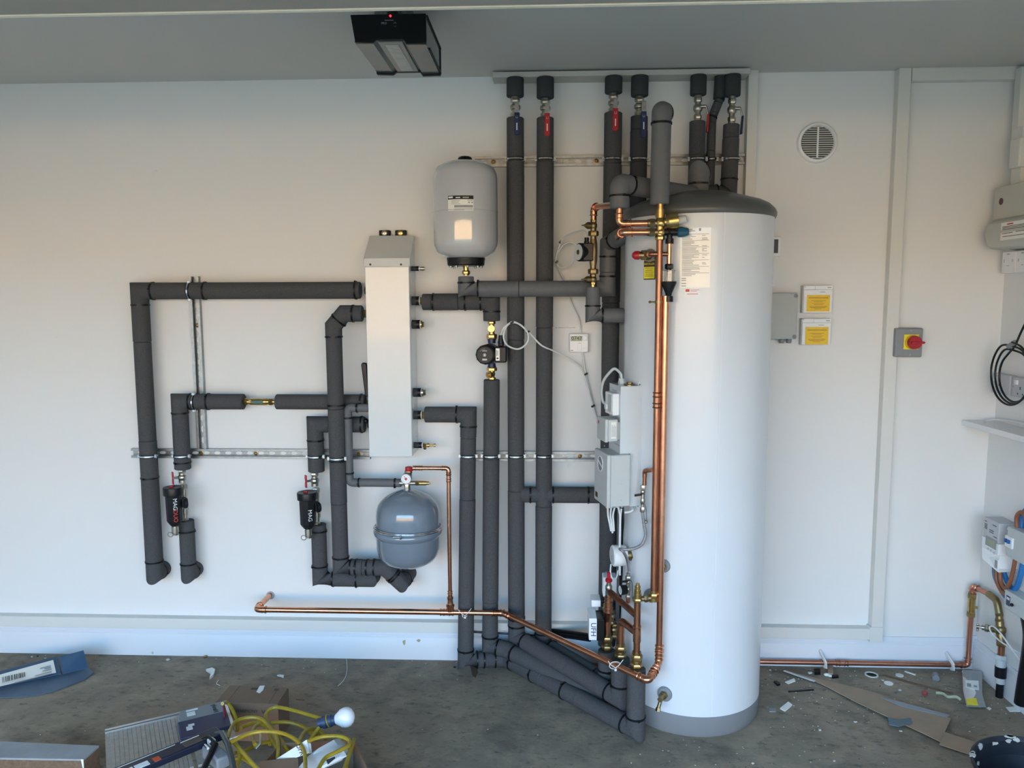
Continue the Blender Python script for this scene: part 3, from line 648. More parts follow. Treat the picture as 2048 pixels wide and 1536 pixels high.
for px, r, w, d in ((937, .035, 'leftmost'), (981.5, .036, 'second from the left'), (1032, .037, 'third from the left'), (1088, .0365, 'rightmost')) and [(936.5, .035, 'leftmost', .105), (981.5, .0355, 'second from the left', .1), (1032, .0365, 'third from the left', .09), (1087.5, .036, 'rightmost', .09)]:
    clamp(W(px, 911, d), UZ, r, w+' pipe clamp on the mid height rail', T)
# M: branch from J to L
m0, m1 = W(1032, 989, .09), W(1200, 992, .09); m0.x = Pj.x; m1.z = m0.z
foam('short horizontal insulated branch pipe between two upright pipes, left of the grey control box', [m0+V(.02, 0, 0), V(Pl.x-.03, -DW, m0.z)], 0.034, seams=((0, .4),), extra_ties=((0, .12), (0, .40), (0, .83)))
# V + U
v0, v1, v2 = W(932, 553, .175), W(932, 578, .175), W(1215, 580, .175); v2.z = v1.z; v1.x = v0.x
v3 = V(v2.x, -.185, W(1215, 488, .185).z); v4 = W(1285, 447, .42)
foam('charcoal insulated pipe from under the white vessel across to the cylinder shoulder', [v0, v1, v2, v3, v4], 0.0325, m=FOAML, leg=.05, seams=((1, .35), (2, .2)), extra_ties=())
# W: pump return
w0, w1, w2 = W(1186, 574, .27), W(1186, 631, .27), W(1248, 631, .27); w1.x = w0.x; w2.z = w1.z
foam('short smooth grey insulated elbow below the bronze pump, ending at the cylinder side', [w0, w1, w2], 0.0285, m=FOAML, leg=.038)
solo('brass_union', MB().stack(w2-V(.002, 0, 0), V(1, 0, 0), [(.010, .016, 'h'), (.03, .010)]), BRASSD, 'brass union between the smooth grey elbow and the cylinder side', 'pipe fitting')
# O: near upright
DO = .60
o0 = W(1319, 409, DO); o1 = V(o0.x+.002, -DO, W(1319, 222, DO).z)
foam('fat smooth grey insulated pipe standing upright in front of the cylinder lid', [o0, o1, o1+V(.016, .055, 0)], 0.0335, m=FOAML, leg=.042, round_=True)
# Q: hot outlet branch
q0 = W(1239, 417, DO); q1 = V(q0.x, -DO, W(1240, 367, DO).z); q2 = V(W(1397, 380, .36).x-.02, -.36, q1.z-.012)
foam('smooth grey insulated pipe over the cylinder lid, turning down left of the brass valve', [q0, q1, q2], 0.0335, m=FOAML, leg=.048, round_=True)
p0 = W(1397, 391, .34); p1 = V(p0.x, -.34, W(1397, 345, .34).z)
foam('stubby grey insulated elbow rising from the top of the cylinder lid', [p0, p1, V(p0.x+.030, -.235, p1.z)], 0.037, m=FOAML, leg=.05, extra_ties=())
solo('brass_union', MB().cyl(V(p0.x, p0.y, 2.03), p0+V(0, 0, .004), .011).cyl(p0-V(0, 0, .008), p0, .016, n=6), BRASS, 'brass connector between the cylinder lid and the stubby grey elbow', 'pipe fitting')
# ============================================================ FILTERS WITH VALVES
def filt(px, pyt, pyb, pxt, d0, pyv0, pyv1, pxv, lab, lab2, writing):
    # nickel valve with red butterfly handle above, pipe axis
    P0 = W(pxv, pyv1, d0); P1 = W(pxv, pyv0, d0); H = P1.z-P0.z
    tv = thing('isolating_valve', lab2, 'valve', P0)
    part('valve_body', MB().stack(V(P1.x, -d0, P0.z), UZ, [(H*.2, .016), (H*.4, .019, 'b'), (H*.15, .014), (H*.25, .0175, 'h')]), NICK, tv)
    c = V(P1.x-.012, -d0-.006, P0.z+H*.42); a = V(-.8, -.6, 0).normalized()
    part('stem', MB().cyl(c, c+a*.028, .005), NICK, tv)
    h = c+a*.026; q = a.cross(UZ)
    part('butterfly_handle', MB().obox(h+UZ*.017, a*.003, q*.009, UZ*.011).obox(h-UZ*.017, a*.003, q*.009, UZ*.011).obox(h, a*.003, q*.005, UZ*.012), RED, tv, bev=.002)
    # body
    top = W(px, pyt, d0+.075); bot = W(px+2, pyb, d0+.075); bot.x = top.x; bot.y = top.y; Hh = top.z-bot.z
    t = thing('magnetic_filter', lab, 'filter', bot)
    ax = UZ
    b = part('canister', MB().lathe(bot, ax, [(0, .012), (Hh*.02, .018), (Hh*.12, .030), (Hh*.15, .032), (Hh*.86, .034)], 8, PI/8), BLKM, t)
    part('screw_cap', MB().lathe(bot, ax, [(Hh*.80, .040), (Hh*.81, .042), (Hh*.97, .043), (Hh*1.0, .041), (Hh*1.005, .03), (Hh*1.0, .028)], 32), BLK, t)
    part('red_button', MB().box(top+V(-.012, -.012, -.001), top+V(.004, -.002, .007)), RED, t, bev=.002)
    k = V(top.x+.034, top.y+.02, bot.z+Hh*.55)
    part('side_union', MB().lathe(k, V(1, .7, 0), [(0, .022), (.012, .022), (.016, .018)], 24).cyl(k, V(P1.x, -d0, k.z), .018), BLKM, t)
    part('nickel_manifold', MB().stack(V(P1.x+.004, -d0, P0.z-.19), UZ, [(.03, .016, 'h'), (.02, .013), (.02, .017), (.02, .013), (.022, .0165, 'h'), (.05, .014), (.02, .017, 'h')]), NICK, t)
    dn = part('drain_cap', MB().stack(bot+V(0, 0, .004), V(0, 0, -1), [(.006, .011), (.026, .015), (.004, .011), (.008, .014, 'h')]).torus(bot+V(-.018, -.01, -.036), V(0, 1, .2), .011, .0016, 20, 6), NICK, t)
    n = V(.55, -.83, 0).normalized(); c0 = V(top.x, top.y, bot.z+Hh*.47)+n*.0335
    for s, m, f in writing:
        text(s, .024, c0+UZ*f, V(0, 0, -1), n.cross(V(0, 0, -1)) if n.cross(V(0, 0, -1)).x > 0 else -n.cross(V(0, 0, -1)), m, b, 'lettering')
    return t
filt(346, 974, 1052, 0, .075, 939, 965, 364, 'black magnetic filter canister with red and white lettering, left of the two', 'nickel valve with red butterfly handle above the left black filter', [('MAG', WINK, .022), ('DUO', REDINK, -.03)])
filt(614, 984, 1058, 0, .075, 945, 972, 629, 'black magnetic filter canister with only white lettering, right of the two', 'nickel valve with red butterfly handle above the right black filter', [('MAG', WINK, -.01)])

# ============================================================ WHITE VESSEL
zt, zb = W(930, 321, .17).z, W(932, 519, .17).z; vc = V(W(931, 420, .17).x, -.17, 0); R_ = .1315
t = thing('expansion_vessel', 'white cylindrical expansion vessel with black cap hung high on the wall', 'expansion vessel', (vc.x, vc.y, zb))
h = zt-zb
pr = [(zb, .055), (zb+.004, .075), (zb+.012, .095), (zb+.03, .118), (zb+.055, R_-.002), (zb+.075, R_), (zb+h*.47, R_), (zb+h*.472, R_+.0015), (zb+h*.478, R_+.0015), (zb+h*.48, R_), (zt-.075, R_), (zt-.055, R_-.003), (zt-.03, .117), (zt-.012, .088), (zt-.003, .05), (zt, .01)]
bd = part('shell', MB().lathe(vc, UZ, pr, 72), VESW, t)
part('top_cap', MB().lathe(vc, UZ, [(zt-.006, .030), (zt+.004, .030), (zt+.012, .026), (zt+.016, .018), (zt+.017, .005)]), BLK, t)
fl = part('flange', MB().lathe(vc, UZ, [(zb-.026, .072), (zb-.022, .076), (zb-.006, .077), (zb+.002, .079), (zb+.006, .078)], 48), BLK, t)
for k in range(8):
    a = 2*PI*k/8+.2; part('bolt', MB().stack(vc+V(math.cos(a)*.062, math.sin(a)*.062, zb-.026), V(0, 0, -1), [(.006, .007, 'h'), (.003, .004)]), ZINC, fl)
part('connector', MB().stack(V(vc.x, vc.y, W(932, 551, .17).z), UZ, [(.004, .012), (.016, .0165, 'h'), (.020, .011), (.006, .05)]), BRASS, t)
def cylpatch(c, R, px0, px1, py0, py1, d, m, name, parent, th=.0006, n=10):
    x0, x1 = W(px0, py0, d+.12).x, W(px1, py0, d+.12).x; z0, z1 = W(px0, py0, d+R).z, W(px0, py1, d+R).z; vs = []; fs = []
    for i in range(n+1):
        x = x0+(x1-x0)*i/n; a = math.asin(max(-1, min(1, (x-c.x)/R))); dr = V(math.sin(a), -math.cos(a), 0)
        for z in (z0, z1): vs += [V(c.x, c.y, z)+dr*(R+th), V(c.x, c.y, z)+dr*R]
    for i in range(n):
        k = i*4; fs += [(k, k+2, k+6, k+4), (k+1, k+5, k+7, k+3), (k, k+4, k+5, k+1), (k+2, k+3, k+7, k+6)]
    fs += [(0, 1, 3, 2), (n*4, n*4+2, n*4+3, n*4+1)]
    return part(name, MB().add(vs, fs), m, parent)
lb = cylpatch(vc, R_, 896, 947, 391, 421, .17, LABEL, 'data_label', bd)
cylpatch(vc, R_+.0006, 896, 947, 391, 398.5, .17, BLK, 'black_header', lb)
cylpatch(vc, R_+.0014, 897, 906, 392.5, 396, .17, WINK, 'crest', lb, n=3); cylpatch(vc, R_+.0014, 912, 921, 394, 396, .17, WINK, 'print', lb, n=3); cylpatch(vc, R_+.0014, 926, 938, 393.5, 396, .17, INKG, 'print', lb, n=3)
for a_, b_, y_, hh in ((903, 920, 401, 1), (903, 918, 404, 1), (903, 921, 407, 1), (935, 946, 400, 1), (937, 940, 403, 3), (943, 946, 403, 3), (909, 946, 410, 5), (909, 946, 417, 1), (909, 930, 419, 1)):
    cylpatch(vc, R_+.0008, a_, b_, y_, y_+hh, .17, INKG, 'print', lb, n=4)

# ============================================================ GREY VESSEL
zt, zb = W(815, 978, .16).z, W(818, 1133, .17).z; vc = V(W(816, 1060, .165).x, -.165, 0); R_ = .1345; h = zt-zb; zm_ = zb+h*.47
t = thing('pressure_vessel', 'grey rounded pressure vessel with steel clamp band low on the wall below the cabinet', 'expansion vessel', (vc.x, vc.y, zb))
pr = [(zb, .03), (zb+.006, .062), (zb+.016, .088), (zb+.032, .112), (zb+.055, .128), (zb+.085, R_), (zm_-.02, R_+.002), (zm_-.010, R_+.010), (zm_-.004, R_+.012), (zm_+.006, R_+.012), (zm_+.012, R_+.008), (zm_+.02, R_), (zt-.11, R_), (zt-.085, R_-.003), (zt-.065, .125), (zt-.048, .113), (zt-.032, .094), (zt-.018, .068), (zt-.008, .042), (zt, .014)]
part('shell', MB().lathe(vc, UZ, pr, 72), VESG, t)
bdz = V(vc.x, vc.y, zm_+.014); tb = V(.02, .03, 1).normalized()
cbn = part('clamp_band', MB().torus(bdz, tb, R_+.010, .0035, 64, 8).torus(bdz+tb*.006, tb, R_+.007, .0025, 64, 8), STEEL, t)
part('band_screw', MB().cyl(bdz+V(-.035, -R_-.010, 0), bdz+V(-.005, -R_-.013, 0), .005).stack(bdz+V(-.008, -R_-.012, 0), V(1, 0, 0), [(.008, .009, 'h')]), ZINC, cbn)
tp = V(vc.x, vc.y, zt)
# gauge and relief manifold
mz = W(816, 966, .165).z
t = thing('filling_manifold', 'nickel manifold with white round pressure gauge and red cap on top of the grey vessel', 'pressure gauge', tp)
part('manifold_body', MB().stack(tp-V(0, 0, .004), UZ, [(.030, .013, 'h'), (mz-zt-.012, .010), (.02, .013), (.02, .010)]).stack(V(vc.x-.032, vc.y, mz), V(1, 0, 0), [(.02, .009), (.024, .012), (.03, .009)]), NICK, t)
part('charging_valve', MB().stack(V(vc.x+.036, vc.y, mz), V(1, 0, 0), [(.016, .011, 'h'), (.03, .0095), (.012, .007), (.006, .004)]), BRASS, t)
gc = V(W(812, 958, .20).x, -.20, W(812, 958, .20).z)
g_ = part('gauge_case', MB().lathe(gc+V(0, .02, 0), V(0, -1, 0), [(0, .022), (.016, .0225), (.022, .0225), (.022, .0205), (.0195, .0203)], 32), MIDG, t)
part('gauge_dial', MB().lathe(gc, V(0, -1, 0), [(0, .0203), (.0008, .0203)], 32), WHT, g_)
part('gauge_hub', MB().cyl(gc+V(0, -.0006, 0), gc+V(0, -.003, 0), .0055), REDINK, g_)
part('gauge_needle', MB().obox(gc+V(-.004, -.002, .006), V(.0006, 0, .0003), V(0, .0004, 0), V(-.005, 0, .009)), INK, g_)
for k in range(9):
    a = math.radians(-30+k*30); part('tick', MB().obox(gc+V(math.cos(a)*.016, -.001, math.sin(a)*.016), V(math.cos(a), 0, math.sin(a))*.0018, V(0, .0004, 0), V(-math.sin(a), 0, math.cos(a))*.0004), INK, g_)
rc = V(W(818, 948, .165).x, -.165, W(818, 952, .165).z)
part('relief_body', MB().stack(rc, UZ, [(.012, .012), (.012, .014, 'h')]), BRASSD, t)
part('red_cap', MB().lathe(rc+V(0, 0, .022), UZ, [(0, .0155), (.004, .0165), (.016, .016), (.018, .013)], 10), RED, t)
# thin copper from manifold
k0 = W(826, 936, .165); k1 = W(897, 937, .165); k1.z = k0.z; k2 = VX(k1.x, W(897, 1222, .165))
copper('thin copper pipe from the red capped gauge manifold down to the long copper pipe', [k0, k1, k2], .0086, br=.02, cups=((0, .13), (1, .06), (1, .89)))
solo('reducing_tee', MB().lathe(V(k1.x, k1.y, k2.z), UZ, [(.0, .0165), (.018, .016), (.022, .0185), (.028, .0185), (.032, .0135), (.050, .0115), (.056, .0135), (.062, .0135), (.066, .0105)], 24), COPPER, 'copper reducing tee where the thin pipe meets the long copper pipe', 'pipe fitting')
# long copper
dl = .165
n0 = W(512, 1219, dl); n1 = W(1006, 1227, dl); zz = n0.z; n1.z = zz; nb = V(n0.x+.004, 0.0, n0.z)
n2 = G(1290, 1362, zz); n2b = n2+V(.02, 0, 0); n2c = n2
tt5 = W(1326, 900, -TK(1314, 800, .055).y)
n3 = V(tt5.x, tt5.y, zz+.03)
dirn = (n2-n1).normalized()
pe = W(1333, 592, -tt5.y); 
n2 = W(1297, 1362, .700); nA = V(tt5.x, tt5.y, W(1311, 1326, -tt5.y).z)
copper('long bright copper discharge pipe from the tundish down the cylinder and along the wall', [nb, n0, n1, n2, nA, V(nA.x, nA.y, pe.z)], .0122, br=.034, cups=((1, .775), (1, .98), (4, .03)))
def ziptie(P, ax, r, lab, grp='white zip ties on the long copper pipe'):
    P = Vector(P); ax = Vector(ax).normalized(); u, w_ = basis(ax)
    mb = MB().sweep([P+(u*math.cos(2*PI*i/16)+w_*math.sin(2*PI*i/16)*.8)*(r+.003)+ax*.012*math.cos(2*PI*i/16) for i in range(16)], .0018, 6, True)
    mb.sweep([P+V(0, -r-.006, 0), P+V(.012, -r-.012, .014), P+V(.028, -r-.012, .036)], .0015, 6).sweep([P+V(0, -r-.006, 0), P+V(-.018, -r-.01, .014), P+V(-.028, -r-.008, .028)], .0015, 6)
    mb.obox(P+V(0, -r-.008, -.006), V(.004, 0, 0), V(0, .003, 0), V(0, 0, .004))
    return solo('zip_tie', mb, CABLEW, lab, 'cable tie', grp)
ziptie(W(931, 1228, dl), RX, .014, 'white zip tie round the horizontal stretch of the long copper pipe')
ziptie(n1.lerp(n2, .80), n2-n1, .015, 'white zip tie round the slanting stretch of the long copper pipe')
# small hole ring where the copper enters the wall
solo('pipe_hole', MB().band((nb.x+.002, -.0015, nb.z), V(0, 1, 0), .0125, .003, .006, 24), INKG, 'ragged dark hole in the wall round the left end of the copper pipe', 'hole')

# ============================================================ VALVE GROUP ON THE CYLINDER FRONT
vd = .60
def vp(px, py, d=vd): return W(px, py, d)
c4t = TK(1314, 800, .055); X4, Y4 = c4t.x, c4t.y
b0 = W(1317, 478, -Y4); b0.x = X4
t = thing('inlet_control_valve', 'brass multi-port inlet control valve with blue knob at the cylinder shoulder', 'valve', b0)
top = vp(1320, 411)
c_ = V(b0.x+.003, b0.y, vp(1319, 447).z); lo = V(c_.x, c_.y, vp(1319, 465).z)
part('body', MB().stack(b0-V(0, 0, .004), UZ, [(.016, .017, 'h'), (.03, .014), (.03, .017, 'b'), (.03, .015), (.02, .011)]).sph(c_, .019).sph(lo, .017).cyl(c_, (o0.x, o0.y, c_.z+.03), .011).stack((o0.x, o0.y, c_.z+.022), UZ, [(.014, .0145, 'h'), (o0.z-c_.z-.034, .0095)]), BRASS, t)
a = V(1, -.15, .12).normalized()
bn = part('bonnet', MB().stack(c_+V(.006, 0, .002), a, [(.012, .014), (.010, .024, 'k', .030), (.020, .029), (.004, .031), (.008, .029)]), BRASS, t)
part('spindle_cap', MB().lathe(c_+a*.058, a+V(0, 0, .12), [(0, .014), (.003, .015), (.028, .013), (.030, .010)]), GREYP, t)
for z_, nm in ((c_.z, 'union'), (lo.z, 'union')):
    part(nm, MB().stack((c_.x-.012, c_.y, z_), V(-1, 0, 0), [(.010, .012), (.018, .0165, 'h'), (.006, .0135)]), BRASSD, t)
kk = part('relief_elbow', MB().stack(lo+V(.012, 0, 0), V(1, 0, 0), [(.012, .012), (.008, .014, 'h'), (.03, .0135)]).stack(V(W(1338, 540, -lo.y).x, lo.y, lo.z-.01), V(0, 0, -1), [(.012, .010), (.018, .0145)]), BLK, t)
part('blue_knob', MB().lathe(lo+V(.058, 0, 0), V(1, -.1, 0), [(0, .0145), (.004, .0185), (.014, .0185), (.036, .013), (.038, .010)], 10), TEAL, kk)
part('outlet_nut', MB().stack(b0, V(0, 0, -1), [(.004, .0125)]), COPPER, t)
# copper c4: cold feed down
z4 = TK(1299, 1186, .055).z
copper('dark tarnished copper pipe running down the cylinder front from the brass valve', [V(X4, Y4, b0.z-.002), V(X4, Y4, z4)], .0120, m=COPD, cups=((0, .44),))
# c2, c3 elbows into the valve group
c2a = V(q0.x, q0.y, q0.z+.002); c2b = V(q0.x, q0.y, c_.z)
copper('bright copper elbow between the grey insulated pipe and the brass valve, upper of the pair', [c2a, c2b, V(c_.x-.046, c_.y, c_.z)], .0115, br=.030, cups=())
c3a = V(W(1242, 468, .56).x, -.50, lo.z-.002)
copper('bright copper elbow entering the brass valve from the slanting insulated pipe, lower of the pair', [c3a+V(0, .06, 0), V(c3a.x, c_.y, lo.z), V(c_.x-.046, c_.y, lo.z)], .0120, br=.024, cups=())
# tundish assembly
tx = TK(1339, 560, .065); z1_, z2_ = W(1339, 486, -tx.y).z, W(1338, 527, -tx.y).z
X5 = V(W(1338, 540, -lo.y).x, lo.y, 0)
copper('short copper pipe between the blue knob valve and the clear tundish', [V(X5.x, X5.y, lo.z-.038), V(X5.x, X5.y, z2_-.004)], .0082, cups=())
copper('short dark copper branch from the red capped relief valve', [V(RV.x, RV.y, RV.z), V(RV.x+.01, X5.y-.001, RV.z), V(X5.x, X5.y, RV.z)], .0078, m=COPD, br=.012)
t = thing('tundish', 'clear plastic tundish with black funnel between two copper pipes', 'tundish', (X5.x, X5.y, z2_))
zf = W(1336, 541, -X5.y).z; ze = W(1335, 563, -X5.y).z; zg = W(1334, 590, -X5.y).z
part('inlet_nut', MB().stack((X5.x, X5.y, z2_), V(0, 0, -1), [(.018, .0145, 'h'), (.008, .008)]), BLK, t)
mb = MB()
for k in range(8):
    a = 2*PI*k/8; q = V(X5.x+math.cos(a)*.0215, X5.y+math.sin(a)*.0215, 0); mb.obox(q+UZ*(zf+ze)/2, V(-math.sin(a), math.cos(a), 0)*.0065, V(math.cos(a), math.sin(a), 0)*.0012, UZ*(zf-ze)/2)
part('clear_cage', mb.lathe((X5.x, X5.y, zf-.002), UZ, [(0, .0225), (.003, .0225)]), CLEAR, t)
part('funnel', MB().lathe((X5.x, X5.y, 0), UZ, [(zg-.02, .0145), (zg-.004, .0150), (zg-.003, .010), (zg+.006, .012), (ze-.006, .0265), (ze, .027)], 32), BLK, t)
part('top_nut', MB().lathe((X5.x, X5.y, 0), UZ, [(zg-.024, .016), (zg-.006, .016)], 12), BLK, t)
# note tag
P = TK(1299, 537, .006); dd = V(P.x-TX, P.y-TY, 0).normalized(); rr_ = UZ.cross(dd)*1
rr_ = V(-dd.y, dd.x, 0); rr_ = rr_ if rr_.x > 0 else -rr_
tg = thing('note_tag', 'brown and yellow installer note tag hanging on the cylinder from the relief valve', 'tag', P)
cd = part('tag_card', MB().obox(P, rr_*.026, dd*.0006, UZ*.040), mat('brown_card', (0.06, 0.035, 0.02), 0.5), tg)
yp = part('yellow_panel', MB().obox(P+dd*.001-UZ*.015, rr_*.024, dd*.0004, UZ*.021), YEL2, tg)
text('NOTE FOR', .0105, P+dd*.001+UZ*.030, rr_, UZ, YEL2, cd); text('INSTALLER', .0098, P+dd*.001+UZ*.016, rr_, UZ, YEL2, cd)
mb = MB()
for k in range(5): mb.obox(P+dd*.0018-UZ*(-.001+k*.007), rr_*(.019-.002*(k % 2)), dd*.0003, UZ*.0008)
part('print', mb, INK, yp)
# clips between the two uprights
pc = W(1310, 604, -Y4)
solo('pipe_ring_clip', MB().band((X4, Y4, pc.z), UZ, .0125, .010, .002, 24).cyl((X4-.03, Y4, pc.z), (X4-.012, Y4, pc.z), .003).sph((X4-.031, Y4, pc.z), .005).cyl((X4+.012, Y4, pc.z), (nA.x-.012, nA.y, pc.z), .004).stack((X4+.018, Y4, pc.z), RX, [(.008, .007, 'h')]), BRASSD, 'brass ring clip joining the two upright copper pipes below the tundish', 'pipe clip')
# elbow boss at the bottom of c4
zq = z4
t = thing('cylinder_inlet_fitting', 'brass elbow and dark boss where the tarnished copper pipe meets the cylinder', 'pipe fitting', (X4, Y4, zq))
part('boss', MB().lathe(TK(1303, 1190, -.004), V(X4-TX, Y4-TY, 0), [(0, .026), (.012, .026), (.016, .022)], 28), MIDG, t)
part('elbow', MB().stack((X4, Y4, zq-.026), UZ, [(.014, .016), (.016, .018, 'h'), (.01, .014)]).cyl((X4, Y4, zq-.014), TK(1303, 1190, -.004), .013), BRASS, t)
part('side_branch', MB().stack((X4-.004, Y4, zq-.014), V(-1, -.15, -.05), [(.018, .011), (.014, .0145, 'h'), (.016, .010), (.012, .013, 'b')]), BRASSD, t)
SB = V(X4-.07, Y4-.01, zq-.018)
# ============================================================ NAVY CIRCULATOR PUMP (left of the tall pipes)
pd = .1
Pa = V(f2.x, -pd, f2.z); Pb = V(f2.x, -pd, f3.z)
def isoval(P, ax, L, lab, spin, grp=None, m=BRASS):   # pump isolating valve: nut, body with spindle, union nut
    t = thing('pump_valve', lab, 'valve', P, grp)
    part('body', MB().stack(P, ax, [(L*.18, .0165, 'h'), (L*.12, .012), (L*.34, .0145, 'b'), (L*.08, .013), (L*.28, .0225, 'h')]), m, t)
    c = Vector(P)+Vector(ax)*L*.42
    part('spindle_boss', MB().stack(c, spin, [(.020, .0135), (.004, .0145), (.003, .009), (.007, .005), (.003, .003)]), m, t)
    return t
H = Pa.z-W(983, 678, pd).z
isoval(Pa, V(0, 0, -1), H, 'brass isolating valve just above the navy circulator pump', V(0, -1, 0))
H2 = W(981, 735, pd).z-Pb.z
isoval(Pb, UZ, H2, 'brass isolating valve just below the navy circulator pump', V(-.55, -.8, 0))
pc_ = V(Pa.x, -pd, (Pa.z-H+Pb.z+H2)/2)
t = thing('circulator_pump', 'navy circulator pump with black motor face and terminal box, fed by a white cable', 'pump', pc_)
hh = (Pa.z-H-Pb.z-H2)/2
part('volute', MB().stack(pc_-UZ*hh, UZ, [(.006, .0185), (.012, .0165)]).stack(pc_+UZ*hh, -UZ, [(.006, .0185), (.012, .0165)]).lathe(pc_+V(-.006, .03, 0), V(0, -1, 0), [(0, .03), (.01, .040), (.05, .043), (.062, .040)], 28), NAVY, t)
mh = pc_+V(-.014, -.030, 0)
part('motor_housing', MB().lathe(mh, V(-.12, -1, 0), [(0, .042), (.055, .042), (.068, .038), (.07, .034)], 12), BLKM, t)
fc = mh+V(-.12, -1, 0).normalized()*.0705
fr_ = V(1, -.12, 0).normalized(); g_ = part('face_plate', MB().lathe(fc, V(-.12, -1, 0), [(0, .033), (.001, .033)], 32), BLK, t)
nn = V(-.12, -1, 0).normalized(); mb = MB()
mb.torus(fc+nn*.001, nn, .0062, .0006, 20, 4).obox(fc+nn*.0015+V(0, 0, 0), V(.0035, -.0004, .0045), nn*.0004, V(.001, 0, -.0008)).obox(fc+nn*.0015, V(.0035, -.0004, -.0045), nn*.0004, V(.001, 0, .0008))
mb.sweep([fc+nn*.0012+V(math.cos(a/10)*.024, 0, math.sin(a/10)*.024) for a in range(5, 27, 2)], .0004, 4)
for z_ in (.017, -.017, -.021): mb.obox(fc+nn*.0012+UZ*z_, fr_*.010, nn*.0003, UZ*.0012)
part('print', mb, WINK, g_)
tbx = part('terminal_box', MB().box(pc_+V(.018, -.085, -.033), pc_+V(.066, -.02, .033)), BLK, t, bev=.004)
lp_ = part('rating_label', MB().box(pc_+V(.022, -.086, -.024), pc_+V(.038, -.085, .026)), LABEL, tbx)
part('print', MB().box(pc_+V(.025, -.0865, -.018), pc_+V(.034, -.086, -.012)).box(pc_+V(.025, -.0865, -.006), pc_+V(.027, -.086, .02)).box(pc_+V(.030, -.0865, -.004), pc_+V(.032, -.086, .018)), INK, lp_)
gl = pc_+V(.042, -.05, .033)
part('cable_gland', MB().stack(gl, UZ, [(.012, .012, 'h'), (.008, .0135), (.026, .0125, 'k', .0095)]), BLK, tbx)
# cable loop and lead to the controls
gt = gl+V(0, 0, .045); D_ = .16
loop = [gt, W(1008, 655, .15), W(1026, 645, D_), W(1044, 652, D_), W(1056, 668, D_), W(1054, 686, D_), W(1036, 698, D_), W(1014, 690, D_), W(1007, 672, D_), W(1014, 652, D_-.01), W(1030, 644, D_), W(1058, 665, .14), W(1082, 690, .135), W(1110, 703, .10), W(1140, 718, .06), W(1160, 732, .03), W(1168, 748, .02), W(1180, 790, .02), W(1196, 850, .02), W(1201, 878, .05), W(1205, 892, .10)]
wc = solo('pump_cable', MB().sweep(smooth(loop, 6), .0038, 8), CABLEW, 'white cable looping from the navy pump across the pipes to the grey control box', 'cable')
for i_, (px, py, d_) in enumerate(((1024, 645, D_), (1056, 664, .14), (1172, 748, .022), (1186, 812, .022))):
    P = W(px, py, d_); solo('cable_tie', MB().obox(P, V(.007, -.001, .0045), V(0, .006, 0), V(-.0025, 0, .003)), BLK, ['small black cable tie on the pump cable loop at its top', 'small black cable tie on the pump cable right of the loop', 'upper black cable tie on the white cables below the thermostat', 'lower black cable tie on the white cables below the thermostat'][i_], 'cable tie')

# ============================================================ BRONZE PUMP
bx = w0.x; bd_ = .27
Bt, Bb = W(1189, 452, bd_), W(1186, 570, bd_)
t = thing('bronze_pump', 'bronze bodied pump with black motor and grey end plate beside the cylinder shoulder', 'pump', V(bx, -bd_, W(1187, 505, bd_).z))
pz = W(1187, 505, bd_).z; zt1, zb1 = W(1188, 462, bd_).z, W(1186, 548, bd_).z
part('pump_body', MB().stack((bx, -bd_, zb1), UZ, [(.020, .0205, 'h'), (.012, .012), (zt1-zb1-.064, .0165, 'b'), (.012, .012), (.020, .0205, 'h')]), BRASSD, t)
ma = V(-.80, -.60, 0).normalized(); m0_ = V(bx, -bd_, pz)
part('motor', MB().obox(m0_+V(-.022, -.020, 0), V(.020, .0, 0), V(0, .028, 0), V(0, 0, .034)).lathe(m0_+V(-.030, -.012, 0), V(-1, -.55, 0), [(0, .036), (.030, .036), (.034, .033)], 28), BLK, t, bev=.003)
mf = m0_+V(-.030, -.012, 0)+V(-1, -.55, 0).normalized()*.034; mn = V(-1, -.55, 0).normalized()
ep = part('end_plate', MB().lathe(mf, mn, [(0, .031), (.001, .031)], 32), GREYP, t)
part('centre_screw', MB().lathe(mf+mn*.001, mn, [(0, .010), (.002, .009)], 20), BRASSD, ep)
part('cable_gland', MB().stack(m0_+V(-.028, -.030, .034), UZ, [(.008, .010, 'h'), (.014, .0085)]), BLK, t)
for nm, za, lab in (('u', W(1189, 438, bd_).z, 'bronze isolating valve with spindle above the bronze pump'), ('l', W(1187, 568, bd_).z, 'bronze isolating valve with spindle below the bronze pump')):
    z0 = zt1 if nm == 'u' else za+.0; z1 = za if nm == 'u' else zb1
    q_ = thing('pump_valve', lab, 'valve', (bx, -bd_, z0))
    L_ = z1-z0
    part('body', MB().stack((bx, -bd_, z0), UZ, [(L_*.2, .012), (L_*.5, .0145, 'b'), (L_*.3, .012, 'h')]), BRASSD, q_)
    c = V(bx, -bd_, z0+L_*.45)
    part('spindle', MB().stack(c, V(-1, -.35, 0), [(.016, .010), (.010, .0135), (.006, .0105), (.008, .005), (.010, .0025)]), BRASSD, q_)
part_ = solo('brass_connector', MB().stack((bx, -bd_, w0.z-.004), UZ, [(.012, .010), (.012, .013, 'h'), (max(.004, W(1187, 568, bd_).z-w0.z-.018), .010)]), BRASS, 'brass connector between the lower bronze valve and the smooth grey elbow', 'pipe fitting')
r0 = V(bx, -bd_, W(1189, 440, bd_).z); r1 = V(bx+.001, -bd_, W(1190, 414, bd_).z); r2 = W(1229, 410, .590)
copper('copper elbow rising from the bronze pump into the grey insulated pipe', [r0, r1, r2], .0115, br=.034)
